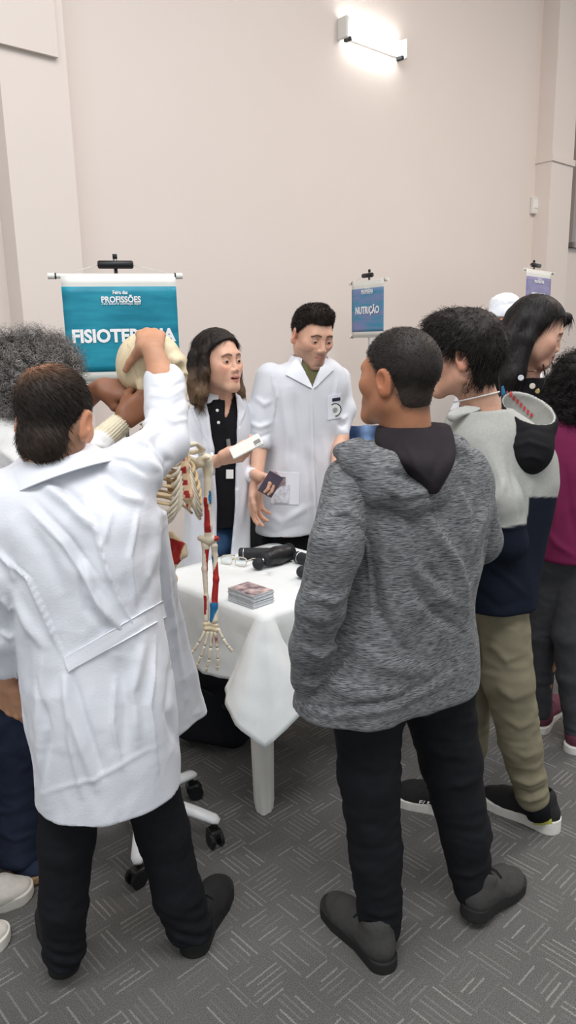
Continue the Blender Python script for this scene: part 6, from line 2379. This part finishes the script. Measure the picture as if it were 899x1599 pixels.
def jacket():
    S = Sdf()
    a = lambda x, y, z: jq(x, y, z)
    S.add(rc(a(-.17, -.235, .955), a(.17, -.235, .955), .052, .052), 0)
    S.add(rbox(a(0, -.275, .70), (.23, .028, .22), None, .025), .04)
    S.add(rbox(a(0, -.175, .76), (.21, .022, .15), None, .02), .04)
    for s in (-1, 1):
        S.chain([(a(s * .20, -.25, .945), .055), (a(s * .255, -.27, .72), .045), (a(s * .25, -.28, .52), .038)], .03)
    V0 = jq(0, 0, 0)

    def colf(V):
        x = (V - V0)[:, 0]
        t = np.exp(-((x + .03) / .045) ** 2)[:, None]
        return np.array(srgb(34, 52, 82)) * (1 - t) + np.array(srgb(112, 140, 180)) * t
    jk = sdf_obj('denim_jacket', S, .007, M['denim_attr'], None, disp=lambda V, N_: wrinkle(V, .006, 10, (1, 1, 1.6), 111), colf=colf)
    tag(jk, 'faded blue denim jacket hung over a chair back by the wall', 'jacket')


jacket()


def stool():
    f = F(757, 1074)
    c = np.array([f[0] + .0, f[1] + .17, 0])
    root = empty('wooden_stool', c, 'wooden stool behind the boy in khaki, one orange-brown leg foot showing', 'stool')
    S = MB().tube([c + UPZ * .425, c + UPZ * .432, c + UPZ * .448, c + UPZ * .455], [.135, .145, .145, .135], 36)
    smooth_by_angle(S.build('seat', M['wood'], root), 40)
    for k in range(4):
        d = np.array([math.cos(-math.pi / 2 + k * math.pi / 2), math.sin(-math.pi / 2 + k * math.pi / 2), 0])
        MB().box(c + d * .132 + UPZ * .212, (.021, .017, .214), np.stack([np.cross(UPZ, d), d, unit(UPZ - d * .09)], 1), .003).build('leg', M['wood'], root)
        MB().tube([c + d * .11 + UPZ * .2, c + np.array([-d[1], d[0], 0]) * .11 + UPZ * .2], .009, 8).build('stretcher', M['wood'], root, True)


stool()
# ------------------------------------------------------------ anatomical skeleton on its rolling stand
IV, TAN_, RED, BLU = np.array(srgb(222, 206, 172)), np.array(srgb(196, 166, 122)), np.array(srgb(168, 36, 36)), np.array(srgb(28, 108, 158))
PALE = np.array(srgb(226, 216, 194))


def skeleton():
    YAW = 130
    R = rot_ypr(YAW)
    fwd, rgt = R[:, 1], R[:, 0]
    lft = -rgt
    RC = P(256, 752, 2.12)          # middle of the rib cage
    PV = P(224, 884, 2.12)          # middle of the pelvis
    NK = P(250, 672, 2.13)
    root = empty('anatomical_skeleton', (PV[0], PV[1], .0), 'life size anatomical skeleton model with red and blue muscle markings', 'skeleton')
    SPB = .075
    rc_ = lambda x, y, z: RC + R @ np.array([x, y, z])
    pv = lambda x, y, z: PV + R @ (np.array([x, y, z]) * .92)

    def bone(name, S, vox=.003, col=None, parent=root, disp=None):
        cf = (lambda V: np.tile(IV if col is None else col, (len(V), 1))) if not callable(col) else col
        return sdf_obj(name, S, vox, M['bone'], parent, colf=cf, disp=disp)
    # skull and jaw
    H = Head(P(241, 578, 2.12), 98, 2, 0, 1.0)
    f = Sdf()
    f.add(ell((0, -.012, .030), (.070, .092, .078)), 0)
    f.add(ell((0, -.045, -.005), (.060, .058, .055)), .03)
    f.add(ell((0, .050, -.018), (.048, .042, .050)), .03)
    f.add(rc((-.036, .074, .022), (.036, .074, .022), .013, .013), .02)
    for s in (-1, 1):
        f.add(rc((s * .052, .058, -.018), (s * .068, .004, -.022), .010, .006), .012)
        f.add(rc((s * .030, .070, -.026), (s * .052, .060, -.016), .012, .012), .012)
        f.add(ell((s * .058, -.022, -.040), (.012, .014, .020)), .012)
        f.sub(ell((s * .031, .094, .000), (.019, .030, .017)), .008)
        f.sub(ell((s * .072, .030, -.004), (.014, .026, .024)), .02)
        f.sub(ell((s * .010, .094, -.030), (.009, .02, .014)), .006)
    f.add(rc((0, .078, .006), (0, .092, -.014), .006, .005), .006)
    f.add(ell((0, .066, -.058), (.026, .022, .018)), .015)
    for k in range(-5, 6):
        a = k * .2
        f.add(rc((.026 * math.sin(a), .056 + .029 * math.cos(a), -.066), (.025 * math.sin(a), .055 + .029 * math.cos(a), -.076), .0042, .0038), .002)

    def wrap(f):
        def fn(p):
            q = H.l(p)
            far = np.sqrt((q * q).sum(1)) - .14
            d = far.copy()
            m = far < .04
            if m.any():
                d[m] = f.ev(q[m])
            return d
        return fn, H.c - .15, H.c + .15

    def sk_col(V):
        q = H.l(V)
        n = np.clip(noise3(V * 30) * .5 + .3, 0, 1)[:, None]
        sut = np.exp(-(np.abs(q[:, 1] + .045 + .008 * noise3(V * 130) - .25 * (.05 - q[:, 2])) / .0016) ** 2)[:, None] * (q[:, 2:3] > -.02)
        c = IV * (1 - .15 * n)
        return c * (1 - .45 * sut) + np.array(srgb(120, 92, 60)) * .45 * sut
    skull = bone('skull', Sdf().add(wrap(f), 0), .0026, sk_col)
    j = Sdf()
    for s in (-1, 1):
        j.add(rc((s * .050, .000, -.036), (s * .046, .010, -.086), .010, .011), 0)
        j.add(rc((s * .046, .010, -.086), (s * .014, .074, -.106), .0115, .012), .012)
    j.add(rc((-.014, .074, -.106), (.014, .074, -.106), .013, .013), .012)
    for k in range(-5, 6):
        a = k * .2
        j.add(rc((.025 * math.sin(a), .054 + .028 * math.cos(a), -.090), (.025 * math.sin(a), .055 + .029 * math.cos(a), -.080), .0042, .0036), .002)
    bone('jaw', Sdf().add(wrap(j), 0), .0026)
    MB().ball(H.w(0.074, .012, -.045), .009, 12, 8).build('jaw_screw', M['white_plastic'], skull, True)
    # spine: base of the skull to the sacrum
    top = H.w(0, -.02, -.06)
    ctrl = [top, NK + R @ np.array([0, -.03, 0]), rc_(0, -SPB, .10), rc_(0, -SPB - .01, .0), rc_(0, -SPB + .01, -.10), pv(0, -.045, .13), pv(0, -.055, .05)]
    ctrl = np.array(ctrl)
    cum = np.concatenate([[0], np.cumsum(np.linalg.norm(np.diff(ctrl, axis=0), axis=1))])
    at = lambda t: np.array([np.interp(t * cum[-1], cum, ctrl[:, i]) for i in range(3)])
    NV = 24
    for i in range(NV):
        t = (i + .5) / NV
        p = at(t)
        d = unit(at(min(t + .02, 1)) - at(max(t - .02, 0)))
        r = .013 + .011 * t
        b = unit(np.cross(d, rgt))
        b = b if b @ fwd > 0 else -b
        S = Sdf().add(rc(p - d * .007, p + d * .007, r, r), 0)
        S.add(rc(p - b * r, p - b * (r + .026) + d * .012, .007, .004), .008)
        S.add(rc(p - b * r * .9, p - b * r + rgt * (r + .018), .006, .004), .006)
        S.add(rc(p - b * r * .9, p - b * r - rgt * (r + .018), .006, .004), .006)
        bone('vertebra', S, .0042)
        if i < NV - 1:
            t2 = (i + 1) / NV
            q = at(t2)
            MB().tube([q - d * .003, q + d * .003], r * .96, 14).build('disc', M['bone_disc'], root, True)
    # ribs
    Zr = np.linspace(.125, -.075, 12)
    for i in range(12):
        k = i / 11
        w_ = .88 * (.062, .088, .104, .114, .120, .123, .124, .124, .122, .118, .108, .09)[i]
        dp = (.055, .072, .082, .088, .092, .094, .095, .095, .094, .090, .085, .07)[i]
        dr = (.035, .05, .062, .072, .080, .086, .092, .098, .102, .106, .10, .08)[i]
        end = (158, 160, 160, 159, 157, 153, 148, 142, 134, 124, 96, 70)[i]
        for s in (-1, 1):
            pts, rad = [], []
            for a in np.radians(np.linspace(12, end, 26)):
                pts.append(rc_(s * w_ * math.sin(a) ** .9, .012 - dp * math.cos(a) - .012, Zr[i] - dr * (1 - math.cos(a)) / 2))
                rad.append(.0062)
            mb = MB().tube(pts, rad, 8, flat=.62)
            V = np.array(mb.v)
            c = np.tile(TAN_ * .6 + IV * .4, (len(V), 1))
            mb.build('rib', M['bone'], root, True, c)
            if i < 10:
                e = pts[-1]
                tgt = rc_(s * .014, .088 + .012 * min(k, .6), (.085 - .135 * min(k * 1.15, 1)) - .0)
                mp_ = (e + tgt) / 2 - UPZ * (.004 if i < 5 else .018 * (k)) + fwd * .006
                mb2 = MB().tube([e, mp_, tgt], [.0058, .0055, .005], 8)
                mb2.build('costal_cartilage', M['bone'], root, True, np.tile(PALE, (len(mb2.v), 1)))
    # sternum
    S = Sdf().add(rc(rc_(-.014, .080, .10), rc_(.014, .080, .10), .012, .012), 0)
    S.chain([(rc_(0, .084, .095), .016), (rc_(0, .092, .05), .012), (rc_(0, .100, -.03), .014), (rc_(0, .101, -.065), .006)], .012)

    def st_col(V):
        q = (V - RC) @ R
        c = np.tile(np.array(srgb(226, 196, 160)), (len(V), 1))
        m = ((np.abs(np.abs(q[:, 0]) - .011) < .005) & (np.mod(q[:, 2] + .006 * noise3(V * 30), .036) < .019))[:, None]
        return np.where(m, RED, c)
    bone('sternum', S, .003, st_col)
    # shoulder girdles and arms
    SL = P(322, 718, 2.21)
    for s, SH in ((-1, SL), (1, None)):
        out = R @ np.array([s, 0, 0])
        if SH is None:
            SH = rc_(.165, -.01, (SL - RC) @ UPZ)
        st = rc_(s * .022, .078, .108)
        ac = SH - out * .012 + UPZ * .030
        mid1 = st * .62 + ac * .38 + fwd * .014 + UPZ * .012
        mid2 = st * .28 + ac * .72 - fwd * .004 + UPZ * .014
        cl = MB().tube([st, mid1, mid2, ac], [.009, .0065, .0065, .009], 12)
        cc = np.tile(PALE, (len(cl.v), 1))
        cl.build('clavicle', M['bone'], root, True, cc)
        inf = rc_(s * .085, -.075, -.055)
        sup = rc_(s * .07, -.07, .095)
        gl = SH - out * .022 - UPZ * .006
        S = Sdf()
        for a, b_, c_ in ((inf, sup, gl),):
            for u in np.linspace(0, 1, 6):
                S.add(rc(a * (1 - u) + b_ * u, gl * .9 + (a * (1 - u) + b_ * u) * .1, .0045, .006), .008)
        S.chain([(inf, .007), (sup, .006)], .006)
        S.add(rc(gl, gl + out * .004, .015, .014), .01)
        sp = rc_(s * .075, -.088, .065)
        S.chain([(sp, .005), (gl + UPZ * .03 - fwd * .03, .007), (ac - fwd * .004, .009)], .008)
        S.add(rc(gl + UPZ * .012, gl + fwd * .03 + UPZ * .018, .008, .007), .008)

        def sc_col(V):
            t = np.clip((RC[2] + .03 - V[:, 2]) / .04, 0, 1)[:, None]
            return PALE * (1 - t) + TAN_ * t
        bone('scapula', S, .0032, sc_col)
        if s < 0:
            EL = P(326, 846, 2.20)
            WR = P(329, 968, 2.15)
            lat = CR - .0 * CF
        else:
            EL = SH + out * .02 - UPZ * .245 + fwd * .0
            WR = EL - UPZ * .225 + fwd * .04
            lat = -CR
        hd = SH - out * .004
        S = Sdf().chain([(hd, .0205), (SH + out * .006 - UPZ * .035, .013), (SH * .5 + EL * .5, .0105), (EL + UPZ * .05, .0115), (EL + UPZ * .012, .014)], .012)
        S.add(rc(hd + out * .012, hd + out * .014 - UPZ * .012, .013, .012), .01)
        S.chain([(EL + lat * .024 + UPZ * .01, .009), (EL + UPZ * .004, .0135), (EL - lat * .026 + UPZ * .012, .0095)], .008)

        def hum_col(V, s=s):
            c = np.tile(PALE, (len(V), 1))
            if s > 0:
                return c
            px, py = proj(V)
            ax = np.interp(py, [718, 846], [322, 326])
            red = (py > 776) & (py < 832) & (px - ax < np.interp(py, [776, 800, 832], [-1, 2, 4])) & (px - ax > -6.5)
            blu = (((px - ax - 4.0) / 2.6) ** 2 + ((py - 777) / 11) ** 2) < 1
            red2 = (py > 808) & (py < 845) & (px - ax > np.interp(py, [808, 845], [5.5, 9]))
            c[red | red2] = RED
            c[blu] = BLU
            return c
        bone('humerus', S, .0026, hum_col)
        # ulna (inner) and radius (outer)
        u0, u1 = EL - lat * .010 - UPZ * .002 + 0, WR - lat * .014
        r0, r1 = EL + lat * .016 - UPZ * .014, WR + lat * .010
        S = Sdf().chain([(u0 + UPZ * .012 - fwd * .012, .010), (u0 - UPZ * .012, .0115), (u0 * .66 + u1 * .34 - lat * .004, .0085), (u0 * .3 + u1 * .7, .0066), (u1, .0075)], .008)

        def ul_col(V, s=s):
            c = np.tile(PALE, (len(V), 1))
            if s < 0:
                px, py = proj(V)
                ax = np.interp(py, [850, 968], [323.5, 323])
                c[(py > 858) & (py < 925) & (px - ax > np.interp(py, [858, 880, 925], [-4, -1, 1.2]))] = RED
                c[(py > 930) & (py < 960) & (px - ax < -.5)] = RED * .9
            return c
        bone('ulna', S, .0026, ul_col)
        S = Sdf().chain([(r0, .0115), (r0 - UPZ * .012, .0075), (r0 - UPZ * .03, .009), (r0 * .55 + r1 * .45 + lat * .006, .0088), (r0 * .2 + r1 * .8, .0110), (r1, .0135)], .008)

        def ra_col(V, s=s):
            c = np.tile(PALE, (len(V), 1))
            if s < 0:
                px, py = proj(V)
                ax = np.interp(py, [860, 900, 968], [331, 333, 334])
                sl = py + (px - ax) * 2.2
                c[(sl > 868) & (sl < 880) & (px - ax < 1.5)] = BLU
                c[(sl > 894) & (py < 941) & (px - ax > -3.2)] = RED
                c[(py >= 941) & (sl < 964) & (py > 941)] = BLU
            return c
        bone('radius', S, .0026, ra_col)
        # hand: carpals, then five rays of small bones
        dn = unit(WR - EL) if s > 0 else unit(P(326, 1040, 2.12) - WR)
        ac_ = unit(lat - dn * (lat @ dn))
        S = Sdf()
        for a, b_ in ((-.016, .014), (-.005, .012), (.007, .013), (.016, .016), (-.014, .027), (-.003, .026), (.009, .027), (.019, .030)):
            S.add(ell(WR + ac_ * a + dn * b_, (.0085, .0085, .0085)), .003)
        bone('carpal', S, .0024)
        nn = np.cross(ac_, dn)
        nn = nn if nn @ (CAM - WR) > 0 else -nn
        rays = [(-.42, .88, (.040, .026, .018, .013)), (-.20, .97, (.046, .034, .022, .015)), (-.02, 1, (.050, .036, .025, .016)), (.17, .98, (.050, .033, .021, .015)), (.48, .86, (.034, .026, .020))]
        for q, (ax_, ad, ls) in enumerate(rays):
            d = unit(ac_ * ax_ + dn * ad)
            p = WR + dn * (.035 if q < 4 else .026) + ac_ * (-.016, -.006, .005, .015, .023)[q]
            for m_, l in enumerate(ls):
                d2 = unit(d + nn * (-.14 * m_) - ac_ * (.10 * m_ if q < 4 else -.12 * m_))
                e = p + d2 * l
                mb = MB().tube([p, p + d2 * l * .16, p + d2 * l * .5, p + d2 * l * .84, e], [.0048, .0060, .0040, .0054, .0047], 8)
                cc = np.tile(PALE, (len(mb.v), 1))
                if m_ == 0 and s < 0 and q < 4:
                    V = np.array(mb.v)
                    tt = ((V - p) @ d2) / l
                    cc[(tt > .3) & (tt < .7) & (((V - p) @ ac_) > 0)] = RED * .8
                mb.build('metacarpal' if m_ == 0 else 'phalanx', M['bone'], root, True, cc)
                p = e + d2 * .0022
    # pelvis
    S = Sdf()
    for s in (-1, 1):
        g = lambda x, y, z: pv(s * x, y, z)
        crest = [g(.045, -.055, .060), g(.085, -.045, .085), g(.125, .0, .078), g(.135, .045, .045), g(.125, .062, .020)]
        acb = g(.082, .012, -.035)
        S.chain([(c, .0085) for c in crest], .01)
        for c in crest:
            S.add(rc(c, acb, .005, .012), .014)
        for a, b_ in zip(crest[:-1], crest[1:]):
            S.add(rc((a + b_) / 2, acb, .005, .012), .014)
        S.add(rc(acb, acb, .030, .030), .012)
        S.sub(ell(acb + R @ np.array([s * .024, .0, -.008]), (.022, .022, .022)), .006)
        S.chain([(acb, .014), (g(.05, .055, -.045), .0085), (g(.012, .068, -.062), .011)], .01)
        S.chain([(acb, .014), (g(.058, -.012, -.10), .014), (g(.022, .045, -.085), .008), (g(.012, .066, -.066), .009)], .01)
    S.add(rc(pv(-.02, -.05, .03), pv(.02, -.05, .03), .024, .024), .02)
    S.chain([(pv(0, -.055, .03), .034), (pv(0, -.075, -.03), .018), (pv(0, -.055, -.075), .007)], .02)

    def pel_col(V):
        q = (V - PV) @ R
        c = np.tile(IV, (len(V), 1))
        ax = np.abs(q[:, 0])
        dn_ = (ax > .052) & (q[:, 2] > -.012 + .2 * (.10 - ax)) & (q[:, 2] < .068 - .6 * np.maximum(ax - .10, 0)) & (ax < .125) & (q[:, 1] < .052)
        c[dn_] = RED
        return c
    bone('pelvis', S, .0032, pel_col)
    # legs, hanging close together
    for s in (-1, 1):
        hp_ = pv(s * .084, .012, -.042)
        sh = pv(s * .112, .0, -.075)
        kn = pv(s * .060, .03, -.41) - CR * .05
        an = pv(s * .050, .0, -.72) - CR * .10
        S = Sdf().chain([(hp_, .021), (sh, .017), (sh * .5 + kn * .5, .0125), (kn + UPZ * .03, .018)], .02)
        for e in (-1, 1):
            S.add(rc(kn + rgt * e * .02 + UPZ * .012, kn + rgt * e * .02 - fwd * .015 + UPZ * .004, .019, .018), .012)
        bone('femur', S, .004)
        S = Sdf().add(rc(kn + fwd * .03 + UPZ * .012, kn + fwd * .034, .015, .014), 0)
        bone('kneecap', S, .003)
        S = Sdf().add(rc(kn - rgt * .018 - UPZ * .022, kn + rgt * .018 - UPZ * .022, .017, .017), 0).chain([(kn - UPZ * .03, .02), (kn * .6 + an * .4, .0115), (an + UPZ * .02, .013), (an, .016)], .015)
        bone('tibia', S, .004)
        lo = R @ np.array([s, 0, 0])
        S = Sdf().chain([(kn + lo * .030 - UPZ * .035 - fwd * .012, .009), (kn * .5 + an * .5 + lo * .024, .006), (an + lo * .024 - UPZ * .008, .009)], .01)
        bone('fibula', S, .0034)
        dn_ = unit(fwd * .62 - UPZ * .78)
        S = Sdf().add(rc(an - UPZ * .02, an - UPZ * .035 - fwd * .035, .017, .017), 0)
        for k in range(5):
            b0 = an - UPZ * .03 + fwd * .02 + rgt * (k - 2) * .008
            b1 = b0 + dn_ * (.075 - .004 * abs(k - 1.5)) + rgt * (k - 2) * .006
            S.chain([(b0, .011), (b1, .007), (b1 + dn_ * .035, .006)], .006)
        bone('foot', S, .0034)
    return H


SKH = skeleton()


def skeleton_stand():
    hub = np.array([-.492, 2.17, 0])
    root = empty('skeleton_stand', hub, 'white five-legged rolling stand with black castors behind the lab coat man', 'stand')
    wm = M['white_enamel']
    MB().tube([hub + UPZ * z for z in (.085, .10, .15, .19)], [.035, .042, .040, .022], 24).build('hub', wm, root, True)
    for k in range(5):
        a = math.radians(-86 + 72 * k)
        d = np.array([math.cos(a), math.sin(a), 0])
        w_ = np.array([-d[1], d[0], 0])
        pts = [hub + d * .02 + UPZ * .135, hub + d * .09 + UPZ * .128, hub + d * .17 + UPZ * .110, hub + d * .238 + UPZ * .092, hub + d * .254 + UPZ * .085]
        lg = MB().tube(pts, [.024, .025, .024, .022, .012], 16, flat=.62).build('leg', wm, root, True)
        c = hub + d * .232
        q = .8 + k * 1.3
        f = np.array([math.cos(q), math.sin(q), 0])
        g = np.array([-f[1], f[0], 0])
        cs_ = MB()
        for s in (-1, 1):
            cs_.tube([c + g * s * .010 + UPZ * .027 - f * .012, c + g * s * .022 + UPZ * .027 - f * .012], .027, 22)
        o = cs_.build('castor', M['black_plastic'], lg)
        smooth_by_angle(o, 40)
        MB().box(c + UPZ * .043 - f * .004, (.024, .021, .016), np.stack([f, g, UPZ], 1), .008).tube([c + UPZ * .05, c + UPZ * .078], .008, 10).build('castor_fork', M['black_plastic'], lg)
    MB().tube([hub + UPZ * .17, hub + UPZ * .85], .0125, 14).build('pole', wm, root, True)
    MB().tube([hub + UPZ * .84, hub + UPZ * 1.46], .009, 14).build('pole_upper', M['chrome'], root, True)
    MB().tube([hub + UPZ * .83, hub + UPZ * .87], .019, 16).build('clamp', M['black_plastic'], root, True)


skeleton_stand()
